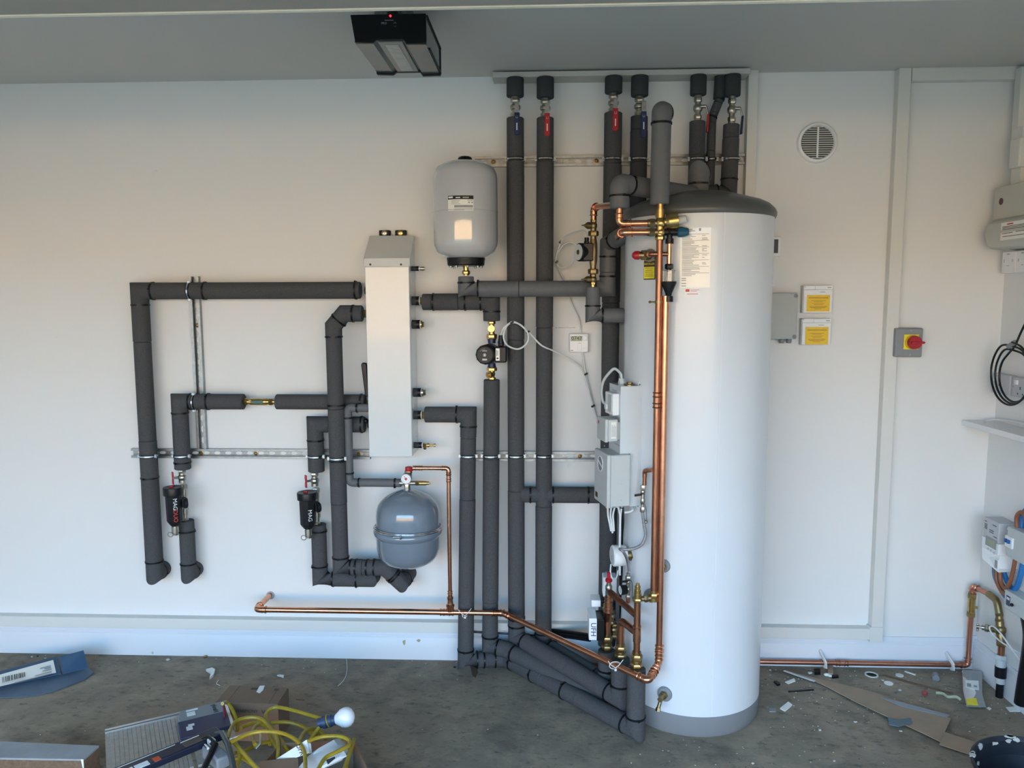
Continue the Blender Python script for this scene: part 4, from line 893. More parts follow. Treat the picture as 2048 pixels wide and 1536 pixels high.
cw = [m0_+V(-.028, -.03, .054), W(1168, 462, .27), W(1152, 464, .2), W(1128, 476, .10), W(1116, 500, .06), W(1112, 522, .05), W(1120, 535, .05), W(1136, 532, .06), W(1150, 515, .10), W(1154, 492, .12), W(1140, 484, .1), W(1125, 492, .06), W(1114, 510, .05), W(1115, 530, .03), W(1122, 548, .02), W(1130, 566, .015), W(1142, 604, .012), W(1158, 640, .012), W(1161, 668, .015)]
solo('pump_cable', MB().sweep(smooth(cw, 6), .0034, 8), CABLEW, 'thin white cable coiled beside the bronze pump and running down to the thermostat', 'cable')
for px, py, lab in ((1121, 484, 'upper'), (1113, 524, 'lower')):
    P = W(px, py, .075); solo('cable_tie', MB().obox(P, V(.005, 0, .005), V(0, .006, 0), V(-.003, 0, .003)), BLK, lab+' black cable tie on the thin cable coil left of the bronze pump', 'cable tie')
# programmer / thermostat on the wall
P = W(1158, 686, .03); t = thing('room_timer', 'small white wall timer with a grey display reading 0747', 'timer', P); hw = .0415
b_ = part('casing', MB().box((P.x-hw, 0, P.z-.0415), (P.x+hw, -.030, P.z+.0405)), WHT, t, bev=.005)
lc = part('lcd_window', MB().box((P.x-.036, -.0302, P.z+.008), (P.x+.014, -.0310, P.z+.030)), LCD, t)
text('0747', .0225, (P.x-.010, -.0312, P.z+.0195), RX, UZ, INK, lc)
part('dial', MB().lathe((P.x+.026, -.029, P.z+.021), V(0, -1, 0), [(0, .0115), (.004, .0115), (.006, .0105), (.007, .006)], 28), WHT, t)
part('slide_door', MB().box((P.x-.006, -.030, P.z-.032), (P.x+.012, -.0318, P.z+.001)), WHT, t, bev=.001)
part('door_mark', MB().box((P.x-.002, -.0318, P.z-.002), (P.x+.008, -.0322, P.z-.0005)), REDINK, t)
part('badge', MB().box((P.x-.035, -.030, P.z-.034), (P.x-.025, -.0306, P.z-.030)), INKG, t)
part('button', MB().lathe((P.x+.027, -.029, P.z-.022), V(0, -1, 0), [(0, .004), (.003, .0035)], 16), WHT, t)
mk = W(1130, 655.5, 0.001)
wn = solo('pencil_note', MB().box((mk.x-.042, 0, mk.z-.0014), (mk.x-.034, -.0006, mk.z+.0014)), INKG, 'small dark handwritten note on the wall left of the timer', 'writing')
random.seed(5); x_ = mk.x-.030
mb = MB()
while x_ < mk.x+.042:
    w_ = random.uniform(.0015, .005); mb.box((x_, 0, mk.z-.0012), (x_+w_, -.0006, mk.z+random.uniform(.0004, .0018))); x_ += w_+.001
part('letters', mb, INKG, wn)
cc = [W(1165, 704, .015), W(1170, 740, .015), W(1180, 784, .015), W(1194, 840, .02), W(1203, 878, .05), W(1210, 892, .12)]
solo('timer_cable', MB().sweep(smooth(cc, 6), .0038, 8), CABLEW, 'white twisted cable from the bottom of the timer down to the grey control box', 'cable')

# ============================================================ CONTROL PANEL ON THE CYLINDER SIDE
# narrow white cover panel and boxes fixed to the cylinder's left flank, turned a little towards the room
e1 = V(.97, .25, 0).normalized(); e2 = V(-.25, .97, 0).normalized(); S_ = TK(1279, 900, .006); EP = S_-e1*.077; EP.z = 0
def fb(mb, E, a, b, z):   # box between a (along e1), b (along e2, backwards) and z ranges
    return mb.obox(E+e1*(a[0]+a[1])/2+e2*(b[0]+b[1])/2+UZ*(z[0]+z[1])/2, e1*(a[1]-a[0])/2, e2*(b[1]-b[0])/2, UZ*(z[1]-z[0])/2)
dE = -EP.y
def ez(py, px=1240, d=None): return W(px, py, d or dE).z
zt_, zb_, zs = ez(773), ez(1014), ez(908)
t = thing('immersion_control_panel', 'tall white metal control panel fixed to the left flank of the cylinder', 'control panel', V(EP.x, EP.y, zb_))
def fp_(pts, z0, z1, mb): return mb.prism([EP+e1*a+e2*b+UZ*z0 for a, b in pts], (0, 0, z1-z0))
part('cover', fb(fb(fp_([(.040, 0), (.075, 0), (.060, .05), (.057, .125), (.040, .125)], zb_, zs, fp_([(0, 0), (.075, 0), (.060, .05), (.057, .125), (0, .125)], zs, zt_, MB())), EP, (.074, .083), (0, .003), (zs, zt_)), EP, (.074, .083), (0, .003), (zb_, zs)), WHTM, t)
for z_ in (zt_+.004, zb_-.004):
    lg = part('fixing_lug', fb(MB(), EP, (.072, .084), (.010, .012), (z_-.010, z_+.010)), WHTM, t)
    part('screw', MB().lathe(EP+e1*.079+e2*.010+UZ*z_, -e2, [(0, .003), (.001, .002)], 10), INK, lg)
part('cover_knob', MB().stack(EP+e1*.045+e2*.03+UZ*zt_, UZ, [(.004, .020), (.008, .011, 'h')]), BRASSD, t)
part('cable_gland', MB().stack(EP+e1*.030+e2*.075+UZ*zt_, UZ, [(.014, .013, 'h'), (.008, .011)]), GREYP, t)
gq = EP+e1*.030+e2*.075+UZ*(zt_+.022)
for b0_, z_ in ((.07, zt_-.022), (.035, zt_-.12), (.035, zs+.03)):
    part('vent_slot', fb(MB(), EP, (-.0006, .001), (b0_-.025, b0_+.025), (z_-.002, z_+.002)), INKG, t)
d1 = part('thermostat_module', fb(MB(), EP, (-.026, 0), (.012, .10), (ez(832), ez(788))), WHT, t, bev=.003)
part('module_face', fb(MB(), EP, (-.029, -.026), (.02, .06), (ez(826), ez(792))), GREYP, d1)
part('module_knob', MB().lathe(EP-e1*.026+e2*.08+UZ*ez(818), -e1, [(0, .012), (.006, .012)], 20), WHT, d1)
ge = EP-e1*.004+e2*.115+UZ*ez(808)
solo('panel_cable', MB().sweep(smooth([gq, gq+V(-.004, .002, .018), gq+V(-.022, .02, .034), W(1222, 742, dE-.10), W(1207, 762, dE-.13), W(1203, 785, dE-.14), W(1208, 806, dE-.13), ge], 6), .0055, 10), GREYP, 'grey cable arching over the top left of the white control panel', 'cable')
t = thing('junction_box', 'small grey junction box with printed label between the control panel and the large box', 'junction box', EP-e1*.03+UZ*ez(883))
b_ = part('casing', fb(MB(), EP, (-.050, -.012), (-.010, .085), (ez(882), ez(838))), GREYP, t, bev=.004)
lf = part('lid', fb(MB(), EP, (-.062, -.050), (-.012, .087), (ez(883), ez(837))), GREYP, t, bev=.003)
ll = part('paper_label', fb(MB(), EP, (-.040, -.020), (-.0112, -.010), (ez(876), ez(843))), LABEL, b_)
mb = MB()
for k in range(4): fb(mb, EP, (-.037+k*.0045, -.0355+k*.0045), (-.0118, -.0112), (ez(872), ez(848+(k % 2)*3)))
part('print', mb, INKG, ll)
part('red_badge', fb(MB(), EP, (-.0622, -.0615), (.06, .075), (ez(851), ez(845))), REDINK, lf)
part('mounting_foot', fb(MB(), EP, (-.014, .001), (.01, .07), (ez(880), ez(845))), GREYP, t)
x0_ = EP.x; zt2, zb3 = ez(908), ez(1011)
t = thing('wiring_centre_box', 'large grey wiring box with oval badge on its lid, jutting from the cylinder flank', 'junction box', V(EP.x, EP.y, zb3))
part('body', fb(MB(), EP, (-.042, .036), (-.020, .125), (zb3, zt2)), GREYP, t, bev=.005)
ld = part('lid', fb(MB(), EP, (-.057, -.042), (-.024, .129), (zb3-.002, zt2+.002)), GREYP, t, bev=.004)
part('lid_rib', fb(MB(), EP, (-.042, -.036), (-.022, -.018), (zb3, zt2)), GREYP, ld)
lpn = EP-e1*.0572+e2*.055+UZ*(zt2-.045)
ob = part('oval_badge', MB().lathe(lpn, -e1, [(0, .028), (.0012, .028)], 32), MIDG, ld)
part('badge_bar', MB().obox(lpn-e1*.0016, e1*.0005, e2*.020+UZ*.008, UZ*.004), WHT, ob)
part('badge_ring', MB().torus(lpn-e1*.001, e1, .028, .0015, 32, 6), WHT, ob)
part('brown_sticker', fb(MB(), EP, (-.0574, -.057), (.085, .115), (zb3+.012, zb3+.032)), BRASSD, ld)
for da, dz in ((0., .025), (0., .085)): part('moulding_dimple', MB().lathe(EP-e1*da-e2*.0202+UZ*(zb3+dz), -e2, [(0, .003), (.001, .002)], 12), GREYP, t)
for k, m_ in enumerate((GREYP, MIDG, GREYP, MIDG)):
    part('cable_gland', MB().stack(EP+e1*(-.035+.019*k)+e2*.03+UZ*(zb3+.001), V(0, 0, -1), [(.006, .010, 'h'), (.010, .008)]), m_, t)
random.seed(11)
for k in range(5):
    a_ = EP+e1*(-.035+.014*k)+e2*.03+UZ*(zb3-.014); m_ = CABLEW
    dk = dE-.04
    pts = [a_, W(1216+k*5, 1030, dk), W(1219+k*4, 1046, dk), W(1222+k*3, 1062+(k % 2)*4, dk)]
    if k > 2: pts = [a_, W(1237+k, 1034, dk), W(1236.5+k, 1062, dk), W(1236+k, 1100, dk-.02), W(1236+k, 1150, dk-.04)]
    solo('control_cable', MB().sweep(smooth(pts, 5), .0036, 8), m_, ['white cable below the grey wiring box, first from the left', 'white cable below the grey wiring box, second from the left', 'white cable below the grey wiring box, middle one of the bundle', 'white cable from the wiring box down behind the round white head', 'white cable at the right of the wiring box bundle going down'][k], 'cable')
bl = [EP+e1*.022+e2*.03+UZ*(zb3-.014), W(1245, 1040, .42), W(1243, 1070, .40), W(1242, 1110, .38), W(1242, 1160, .36), W(1242, 1230, .33), W(1242, 1285, .30)]
solo('control_cable', MB().sweep(smooth(bl, 5), .0075, 10), BLK, 'thick black cable bundle dropping from the wiring box behind the copper pipes', 'cable')
solo('panel_cable', MB().sweep(smooth([W(1249, 1025, dE), W(1258, 1024, dE), W(1265, 1020, dE-.005), EP+e1*.055+e2*.02+UZ*(zb_-.001)], 6), .0038, 8), CABLEW, 'short white cable curling from the wiring box to the bottom of the white panel', 'cable')

# ============================================================ FILLING LOOP AND HYDRAULIC CLUSTER
DQ = .47
fa = W(1289, 970, .56)
copper('small copper stub with hooked top feeding the upper filling valve, beside the tarnished pipe', [V(X4-.012, Y4, W(1300, 940, -Y4).z), V(fa.x, fa.y, W(1290, 941, .56).z), fa], .0075, m=COPD, br=.018, bead=False)
fb = W(1285, 1024, .56); Lf = fa.z-fb.z; fa = V(fb.x+.001, fb.y, fa.z)
t = thing('filling_valve', 'nickel filling loop valve with black lever, upper one beside the white control panel', 'valve', fb)
part('body', MB().stack((fb.x, fb.y, fb.z), UZ, [(Lf*.2, .0095, 'h'), (Lf*.1, .007), (Lf*.22, .0095, 'b'), (Lf*.16, .008), (Lf*.14, .0095, 'b'), (Lf*.18, .0105, 'h')]), NICK, t)
part('black_lever', MB().obox((fb.x-.018, fb.y-.012, fb.z+Lf*.66), V(.014, 0, .002), V(0, .003, 0), V(0, 0, .004)), BLK, t, bev=.001)
part('tethered_cap', MB().sweep(smooth([V(fb.x-.006, fb.y-.012, fb.z+Lf*.42), V(fb.x+.008, fb.y-.015, fb.z+Lf*.30), V(fb.x+.013, fb.y-.012, fb.z-.01), V(fb.x+.014, fb.y-.010, fb.z-.028)], 5), .0012, 6).sph((fb.x+.012, fb.y-.012, fb.z-.034), .0065), NICK, t)
hose = [V(fb.x, fb.y, fb.z), W(1288, 1048, .56), W(1291, 1070, .56), W(1284, 1088, .56), W(1268, 1097, .55), W(1250, 1099, .55), W(1240, 1098, .55), W(1247, 1104, .56), W(1254, 1118, .53), W(1258, 1140, .51), W(1258, 1146, .51)]
BRAID = mat('braided_steel', (0.60, 0.61, 0.64), 0.35, 1.0, scale=400, bump=0.8, bscale=900, col2=(0.25, 0.25, 0.27))
solo('braided_hose', MB().sweep(smooth(hose, 8), .0058, 12), BRAID, 'braided steel filling hose looping below the white panel down to the gauge', 'hose')
# round white actuator head
P = W(1237, 1111, .45); ha = V(-1, -.18, 0).normalized()
t = thing('thermostatic_actuator', 'round white thermostatic valve head on the left of the cylinder', 'valve actuator', P)
part('head', MB().lathe(P+V(.028, .005, 0), ha, [(0, .036), (.006, .040), (.05, .041), (.054, .037)], 32), WHT, t)
fp = P+V(.028, .005, 0)+ha*.0545
fpp = part('face', MB().lathe(fp, ha, [(0, .034), (.001, .033)], 32), GREYP, t)
part('print', MB().obox(fp+ha*.0015, V(0, .012, 0), ha*.0003, UZ*.002).obox(fp+ha*.0015-UZ*.010, V(0, .008, 0), ha*.0003, UZ*.001), INKG, fpp)
part('brass_body', MB().stack(P+V(.028, .005, -.0), V(1, .15, 0), [(.018, .020), (.012, .026, 'h')]), BRASSD, t)
# lower filling valve with gauge
la, lb_ = W(1258, 1146, .51), W(1255, 1196, .51); Lf = la.z-lb_.z
t = thing('filling_valve', 'nickel filling loop valve with small black pressure gauge, lower one above the copper', 'valve', lb_)
part('body', MB().stack((lb_.x+.002, -.51, lb_.z), UZ, [(Lf*.12, .0105, 'h'), (Lf*.12, .0085), (Lf*.2, .011, 'b'), (Lf*.14, .009), (Lf*.14, .011, 'b'), (Lf*.16, .012, 'h'), (Lf*.12, .0075)]), NICK, t)
gk = W(1243, 1180, .52); ga = V(-1, -.35, 0).normalized()
gg = part('gauge_case', MB().lathe(gk+V(.018, .006, 0), ga, [(0, .018), (.02, .0195), (.026, .0195), (.026, .0175), (.023, .0172)], 28), BLK, t)
gf = gk+V(.018, .006, 0)+ga*.0235; gd_ = part('gauge_dial', MB().lathe(gf, ga, [(0, .0172), (.0006, .017)], 28), WHT, gg)
part('gauge_needle', MB().obox(gf+ga*.0015, V(0, 0, .010), ga*.0004, V(.0004, -.0008, 0)), INK, gd_)
part('black_lever', MB().obox((lb_.x-.012, -.525, lb_.z+Lf*.72), V(.012, 0, .001), V(0, .003, 0), V(0, 0, .004)), BLK, t, bev=.001)
part('tethered_cap', MB().sweep(smooth([V(lb_.x-.006, -.522, lb_.z+Lf*.75), V(lb_.x+.014, -.525, lb_.z+Lf*.70), V(lb_.x+.016, -.52, lb_.z+.004)], 5), .0012, 6), BLK, t)
lowc = V(lb_.x+.002, -.51, lb_.z+.002)
# risers
R1 = K3; R2 = J3; R3 = g5
BRASSR = mat('aged_brass', (0.46, 0.34, 0.16), 0.34, 1.0, scale=40, col2=(0.30, 0.21, 0.09))
def riser_union(P, h, lab):
    return solo('compression_union', MB().stack(P-V(0, 0, .006), UZ, [(.006, .0165), (h*.30, .0225, 'h'), (h*.06, .017), (h*.08, .0205), (h*.06, .017), (h*.34, .0220, 'h'), (h*.16, .0165)]), BRASSR, lab, 'pipe fitting', 'brass unions on the risers')
h1 = W(1213, 1270, -R1.y).z-R1.z; h2 = W(1240, 1290, -R2.y).z-R2.z; h3 = W(1273, 1306, -R3.y).z-R3.z
riser_union(R1, h1+.006, 'brass compression union on the rear riser, left one of three'); riser_union(R2, h2+.006, 'brass compression union on the middle riser of three'); riser_union(R3, h3+.006, 'brass compression union on the front riser, right one of three')
# copper above R1: bulbous bend up to red cap valve
u1 = R1+V(0, 0, h1); u2 = V(R1.x, R1.y, W(1213, 1240, -R1.y).z); u3 = W(1217, 1222, -R1.y+.02); u4 = W(1217, 1190, -R1.y+.02); u4.x = u3.x
copper('copper pipe rising from the rear riser to the small red capped valve', [u1, u2, u3, u4], .0135, m=COPD, br=.018, bead=False, cups=((2, .4),))
t = thing('air_vent_valve', 'nickel valve with bright red cap left of the small black gauge', 'valve', u4)
rc0 = W(1217, 1158, -u4.y); hz = rc0.z-u4.z
part('body', MB().stack(u4-V(0, 0, .004), UZ, [(hz*.35, .0135, 'h'), (hz*.35, .014, 'b'), (hz*.42, .009)]), NICK, t)
part('red_cap', MB().lathe(V(u4.x, u4.y, rc0.z-.004), UZ, [(-.01, .008), (-.006, .0135), (.004, .014), (.008, .009), (.009, .0075), (.030, .0075), (.032, .006)], 14), RED, t)
# right riser tee
v1_ = R3+V(0, 0, h3); vt = V(R3.x, R3.y, W(1271, 1200, -R3.y).z)
tee = V(R3.x, R3.y, W(1272, 1268, -R3.y).z)
copper('copper riser with tee standing on the front union left of the cylinder', [v1_, vt], .0125, m=COPD, cups=())
copper('copper bend joining the middle riser to the front copper riser', [R2+V(0, 0, h2), V(R2.x, R2.y, tee.z+.004), tee+V(.0, .010, .0)], .0135, m=COPD, br=.04, skip=(1,))
solo('tee_collar', MB().band(tee+V(0, 0, .030), UZ, .0125, .006, .0025, 20).band(tee-V(0, 0, .004), UZ, .0125, .05, .0022, 20), COPPER, 'copper tee collar on the front riser', 'pipe fitting')
diag0 = V(u4.x+.004, u4.y-.010, u4.z+hz*.25); diag1 = V(R3.x-.002, R3.y+.016, W(1270, 1234, -R3.y).z)
copper('slanting dark copper pipe between the red capped valve and the front riser', [diag0, diag1], .0125, m=COPD)
f_ = ((lowc.x-diag0.x)/(diag1.x-diag0.x)); dj = diag0.lerp(diag1, f_)
copper('short copper stub under the small black gauge', [lowc, V(lowc.x, -.51, dj.z+.004)], .0075, m=COPD)
t = thing('riser_check_valve', 'ribbed brass connector on top of the front copper riser', 'pipe fitting', vt)
part('body', MB().stack(vt-V(0, 0, .006), UZ, [(.014, .018, 'h'), (.010, .013), (.008, .0145), (.006, .011), (.008, .0125), (.006, .009), (.008, .0105), (.010, .007)]), BRASS, t)
part('branch', MB().cyl(vt+V(0, 0, .022), SB, .0095), BRASSD, t)
# zone valve actuators, UFH
uq = W(1190, 1250, .42)
t = thing('zone_valve_actuator', 'white and black zone valve actuator marked UFH, low at the rear riser', 'valve actuator', (uq.x, -.42, W(1190, 1282, .42).z))
xa, xb = W(1178, 1250, .43).x, W(1194, 1250, .43).x; z0a, z1a = W(1186, 1281, .43).z, W(1186, 1237, .43).z
hd = part('white_cover', MB().box((xa, -.43, z0a), (xb, -.32, z1a)), WHT, t, bev=.003)
text('UFH', .030, ((xa+xb)/2+.001, -.4305, (z0a+z1a)/2), (0, 0, -1), (1, 0, 0), BLUE, hd)
part('black_base', MB().box((xb, -.425, z0a-.004), (xb+.030, -.33, z1a-.006)), BLK, t, bev=.003)
t = thing('zone_valve_actuator', 'small plain white and black actuator just above and behind the marked one', 'valve actuator', (xa+.02, -.30, z1a))
part('white_cover', MB().box((xa+.015, -.33, z1a+.006), (xb+.022, -.26, z1a+.034)), WHT, t, bev=.003)
part('black_base', MB().box((xb+.022, -.325, z1a+.006), (xb+.06, -.27, z1a+.032)), BLK, t, bev=.003)
q0_, q1_ = W(1206, 1205, .33), W(1236, 1150, .33)
t = thing('zone_valve_actuator', 'upper white zone valve actuator behind the small red capped valve', 'valve actuator', (q0_.x, -.33, q0_.z))
part('white_cover', MB().box((q0_.x, -.33, W(1206, 1194, .33).z), (q1_.x-.004, -.27, W(1206, 1155, .33).z)), WHT, t, bev=.003)
part('lever_slot', MB().box((q0_.x+.01, -.30, W(1206, 1155, .33).z), (q0_.x+.03, -.285, W(1206, 1150, .33).z)), MIDG, t)
for k, (x_, z_) in enumerate(((1222, 1235), (1228, 1262), (1214, 1222))):
    P = W(x_, z_, .36); part_ = solo('zone_valve', MB().stack(P-V(0, 0, .03), UZ, [(.016, .017, 'h'), (.012, .012), (.02, .018, 'b'), (.014, .016, 'h')]), BRASSD, ['dark brass valve body behind the rear copper bend, highest', 'dark brass valve body behind the rear copper bend, rightmost', 'dark brass valve body left behind the rear copper bend'][k], 'valve')
solo('hanging_wire', MB().sweep(smooth([W(1222, 1128, .40), W(1221, 1146, .41), W(1226, 1158, .41), W(1233, 1155, .40), W(1236, 1140, .40)], 5), .003, 8), CABLEW, 'short white wire loop hanging below the round white valve head', 'cable')
bw = [W(930, 1256, .03), W(1010, 1260, .03), W(1100, 1264, .04), W(1180, 1274, .2)]
for k in range(3):
    P_ = [p+V(0, -.004*k, -.0105*k+.01) for p in bw]
    solo('black_cable', MB().sweep(smooth(P_, 5), .0065, 8), BLK, 'black cable along the wall behind the pipes, '+['top', 'middle', 'bottom'][k]+' one of three', 'cable')
# ============================================================ DOOR OPENER ON THE CEILING
ox0, ox1, oyf, oyb, oz0, oz1 = -.583, -.361, -.950, -.625, 2.405, 2.492
t = thing('garage_door_opener', 'black fronted garage door opener with ribbed light cover under the ceiling', 'door opener', ((ox0+ox1)/2, (oyf+oyb)/2, oz1))
w_ = ox1-ox0
def oprof(y, g=0, dz=0): return [V(ox0-.006-g, y, oz1), V(ox0+.006-g, y, oz0+.012-dz), V(ox0+w_*.02, y, oz0+.006-dz), V(ox0+w_*.27, y, oz0+.004-dz), V(ox0+w_*.32, y, oz0+.012-dz), V(ox0+w_*.69, y, oz0+.012-dz), V(ox0+w_*.73, y, oz0-.001-dz), V(ox1-.002+g, y, oz0-dz), V(ox1+g, y, oz0+.008-dz), V(ox1+g, y, oz1)]
part('housing', MB().prism(oprof(oyf+.012), (0, oyb-oyf-.02, 0)), OPENG, t)
fr = part('front_panel', MB().prism(oprof(oyf, .001), (0, .014, 0)), BLK, t, bev=.002)
part('rear_lip', MB().prism(oprof(oyb-.012, .003, .006), (0, .014, 0)), BLKM, t)
part('side_trim', MB().box((ox1, oyf+.014, oz1-.006), (ox1+.004, oyb, oz1)).obox((ox1+.002, (oyf+oyb)/2+.03, oz0+.003), V(.002, 0, 0), V(0, (oyb-oyf)/2-.03, 0), V(0, 0, .003)), BLKM, t)
lt = part('light_cover', MB().box((ox0+w_*.34, oyf+.016, oz0+.006), (ox0+w_*.67, oyb-.014, oz0+.013)), GREYF, t, bev=.002)
mb = MB()
for k in range(24): y_ = oyf+.03+k*.0112; mb.box((ox0+w_*.42, y_, oz0+.003), (ox0+w_*.60, y_+.005, oz0+.0062))
part('diffuser_ribs', mb, mat('pale_ribs', (0.50, 0.47, 0.43), 0.4), lt)
part('status_light', MB().sph((ox0+w_*.52, oyf-.001, oz1-.006), .0035), LED, fr)
text('PRO', .0085, (ox0+w_*.43, oyf-.0008, oz1-.027), RX, UZ, INKG, fr)
part('print', MB().box((ox0+w_*.44, oyf-.0008, oz1-.019), (ox0+w_*.56, oyf-.0002, oz1-.0175)), INKG, fr)
for z_, s_ in ((oz1-.026, 1), (oz1-.036, -1)):
    c = V(ox0+w_*.58, oyf-.0006, z_); part('arrow_mark', MB().obox(c+V(-.002, 0, 0), V(.0025, 0, .0018*s_), V(0, .0003, 0), V(-.0004, 0, .0004)).obox(c+V(.002, 0, 0), V(.0025, 0, -.0018*s_), V(0, .0003, 0), V(.0004, 0, .0004)), INKG, fr)
part('ceiling_bracket', MB().box((ox0+.05, oyf+.08, oz1-.002), (ox1-.05, oyf+.11, HC)).box((ox0+.05, oyb-.08, oz1-.002), (ox1-.05, oyb-.05, HC)), ZINC, t)
part('drive_rail', MB().box((ox0+.10, -3.6, oz1+.012), (ox0+.135, oyf+.09, oz1+.045)), ZINC, t)
solo('ceiling_bracket', MB().box((-.98, -1.50, 2.55), (-.88, -1.47, HC)), ZINC, 'small metal bracket on the ceiling left of the door opener', 'bracket')

# ============================================================ THINGS ON THE BACK WALL, RIGHT OF THE CYLINDER
P = W(1633, 286, 0); t = thing('wall_vent', 'round white louvred air vent high on the wall right of the cylinder', 'air vent', P)
part('bezel', MB().lathe(P, V(0, -1, 0), [(0, .083), (.010, .082), (.016, .078), (.018, .070), (.010, .0665), (.010, .001)], 56), WHT, t)
part('recess_shade', MB().cyl(P+V(0, -.0105, 0), P+V(0, -.0115, 0), .066, n=48), mat('painted_vent_shade', (0.10, 0.09, 0.07), 0.8), t)  # dark disc standing in for the shade behind the louvres
for k in range(15):
    z_ = -.062+k*.00886; hw_ = math.sqrt(max(.066**2-z_**2, .0001))
    part('louvre', MB().obox(P+V(0, -.0145, z_), V(hw_, 0, 0), V(0, .0035, .0012), V(0, 0, .0011)), WHT, t)
part('centre_rib', MB().box(P+V(-.0035, -.0165, -.062), P+V(.0035, -.012, .062)), WHT, t)
# thermostat with dark screen, half hidden
q0_, q1_ = W(1535, 473, .02), W(1562, 513, .02); t = thing('wall_controller', 'white controller with dark screen peeping out right of the cylinder top', 'controller', q1_)
part('casing', MB().box((q0_.x-.02, 0, q1_.z), (q1_.x, -.022, q0_.z)), WHT, t, bev=.004)
part('screen', MB().box((q0_.x-.01, -.0222, q1_.z+.014), (q1_.x-.014, -.0232, q0_.z-.012)), DSCR, t)
q0_, q1_ = W(1530, 533, .02), W(1549, 574, .02)
solo('wall_controller', MB().box((q0_.x-.03, 0, q1_.z), (q1_.x, -.018, q0_.z)), WHT, 'blank white wall plate edge showing between the dark screen controller and the grey box', 'controller', bev=.004)
bz0, bz1 = W(1590, 678, .06).z, W(1590, 586, .06).z; bx0, bx1 = W(1536, 630, .06).x, W(1594, 630, .06).x
t = thing('isolator_box', 'plain light grey junction box half hidden by the right side of the cylinder', 'junction box', (bx1, 0, bz0))
BXM = mat('box_grey', (0.40, 0.42, 0.40), 0.45, var=0.02)
part('casing', MB().box((bx0, 0, bz0), (bx1, -.045, bz1)), BXM, t, bev=.004); part('lid', MB().box((bx0, -.045, bz0-.001), (bx1+.001, -.062, bz1+.001)), BXM, t, bev=.004)
for z_ in (bz0+.010, bz1-.012): part('lid_screw', MB().lathe((bx1-.008, -.061, z_), V(0, -1, 0), [(0, .0085), (.003, .0085), (.0031, .004), (.002, .003)], 20), MIDG, t)
for dx in (.052, .022): part('cable_gland', MB().stack((bx1-dx, -.032, bz0+.001), V(0, 0, -1), [(.004, .011), (.010, .013, 'h'), (.006, .011)]), MIDG, t)
for (xa_, za_, xb_, zb__, yt, yb_, lab, wr) in ((1606, 571, 1663, 626, 590, 623, 'white wall cabinet plate with yellow caution label, upper of the two', 'HEATING'), (1603, 637, 1660, 690, 654, 689, 'white wall cabinet plate with yellow caution label, lower of the two', 'SOLAR')):
    A_, B_ = W(xa_, za_, .03), W(xb_, zb__, .03)
    t = thing('labelled_switch_plate', lab, 'control box', (A_.x, 0, B_.z), 'labelled plates on the wall')
    c = part('casing', MB().box((A_.x, 0, B_.z), (B_.x, -.028, A_.z)), GREYP, t, bev=.003)
    part('front_cover', MB().box((A_.x+.004, -.028, B_.z+.001), (B_.x-.001, -.033, A_.z-.018)), WHT, t, bev=.001)
    part('top_strip', MB().box((A_.x+.004, -.028, A_.z-.017), (A_.x+.05, -.032, A_.z-.001)).box((A_.x+.0515, -.028, A_.z-.017), (B_.x-.001, -.032, A_.z-.001)), WHT, t)
    part('indicator_light', MB().sph((A_.x+.009, -.032, A_.z-.006), .0025), mat('pale_indicator', (0.75, 0.8, 0.45), 0.3), c)
    part('print', MB().box((B_.x-.021, -.0325, A_.z-.011), (B_.x-.006, -.032, A_.z-.0075)).box((B_.x-.052, -.0335, A_.z-.029), (B_.x-.030, -.033, A_.z-.0265)), INKG, c)
    Y0 = W(1610, yt, .034).z; Y1 = W(1610, yb_, .034).z; yl = part('caution_label', MB().box((A_.x+.017, -.0330, Y1), (B_.x-.010, -.0342, Y0)), YEL, t, bev=.0035)
    mb = MB(); xm = (A_.x+.017+B_.x-.010)/2; hh_ = Y0-Y1
    mb.box((xm-.040, -.0348, Y0-hh_*.16), (xm+.040, -.0342, Y0-hh_*.19))
    for k, (f, ww) in enumerate(((.35, .030), (.41, .020), (.51, .026), (.57, .018), (.68, .036), (.73, .036), (.78, .030), (.84, .014))): mb.box((xm-ww, -.0348, Y0-hh_*f), (xm+ww, -.0342, Y0-hh_*f-.0012))
    part('print', mb, BRN, yl)
A_, B_ = W(1790, 656, .05), W(1842, 714, .05)
t = thing('isolator_switch', 'grey rotary isolator switch with red knob on a yellow plate beside the white trunking', 'isolator switch', (A_.x, 0, B_.z))
part('casing', MB().box((A_.x, 0, B_.z), (B_.x, -.060, A_.z)), mat('switch_grey', (0.24, 0.25, 0.26), 0.45, var=0.03), t, bev=.006)
xm, zm__ = (A_.x+B_.x)/2+.012, (A_.z+B_.z)/2+.002
yp = part('yellow_plate', MB().box((xm-.034, -.060, zm__-.030), (xm+.026, -.062, zm__+.032)), YEL2, t)
part('knob_ring', MB().lathe((xm-.001, -.061, zm__), V(0, -1, 0), [(0, .030), (.012, .028)], 32), YEL, t)
kn = part('red_knob', MB().lathe((xm+.001, -.073, zm__), V(0, -1, 0), [(0, .028), (.004, .0285), (.018, .027), (.020, .025)], 32), RED, t)
part('knob_grip', MB().prism([V(xm-.020, -.093, zm__-.006), V(xm+.030, -.093, zm__-.005), V(xm+.036, -.093, zm__), V(xm+.030, -.093, zm__+.005), V(xm-.020, -.093, zm__+.006)], (0, -.012, 0)), RED, kn, bev=.002)
for z_ in (A_.z-.011, B_.z+.010): part('lid_screw', MB().lathe((xm-.006, -.060, z_), V(0, -1, 0), [(0, .005), (.001, .005), (.0011, .002), (.0005, .002)], 16), INKG, t)

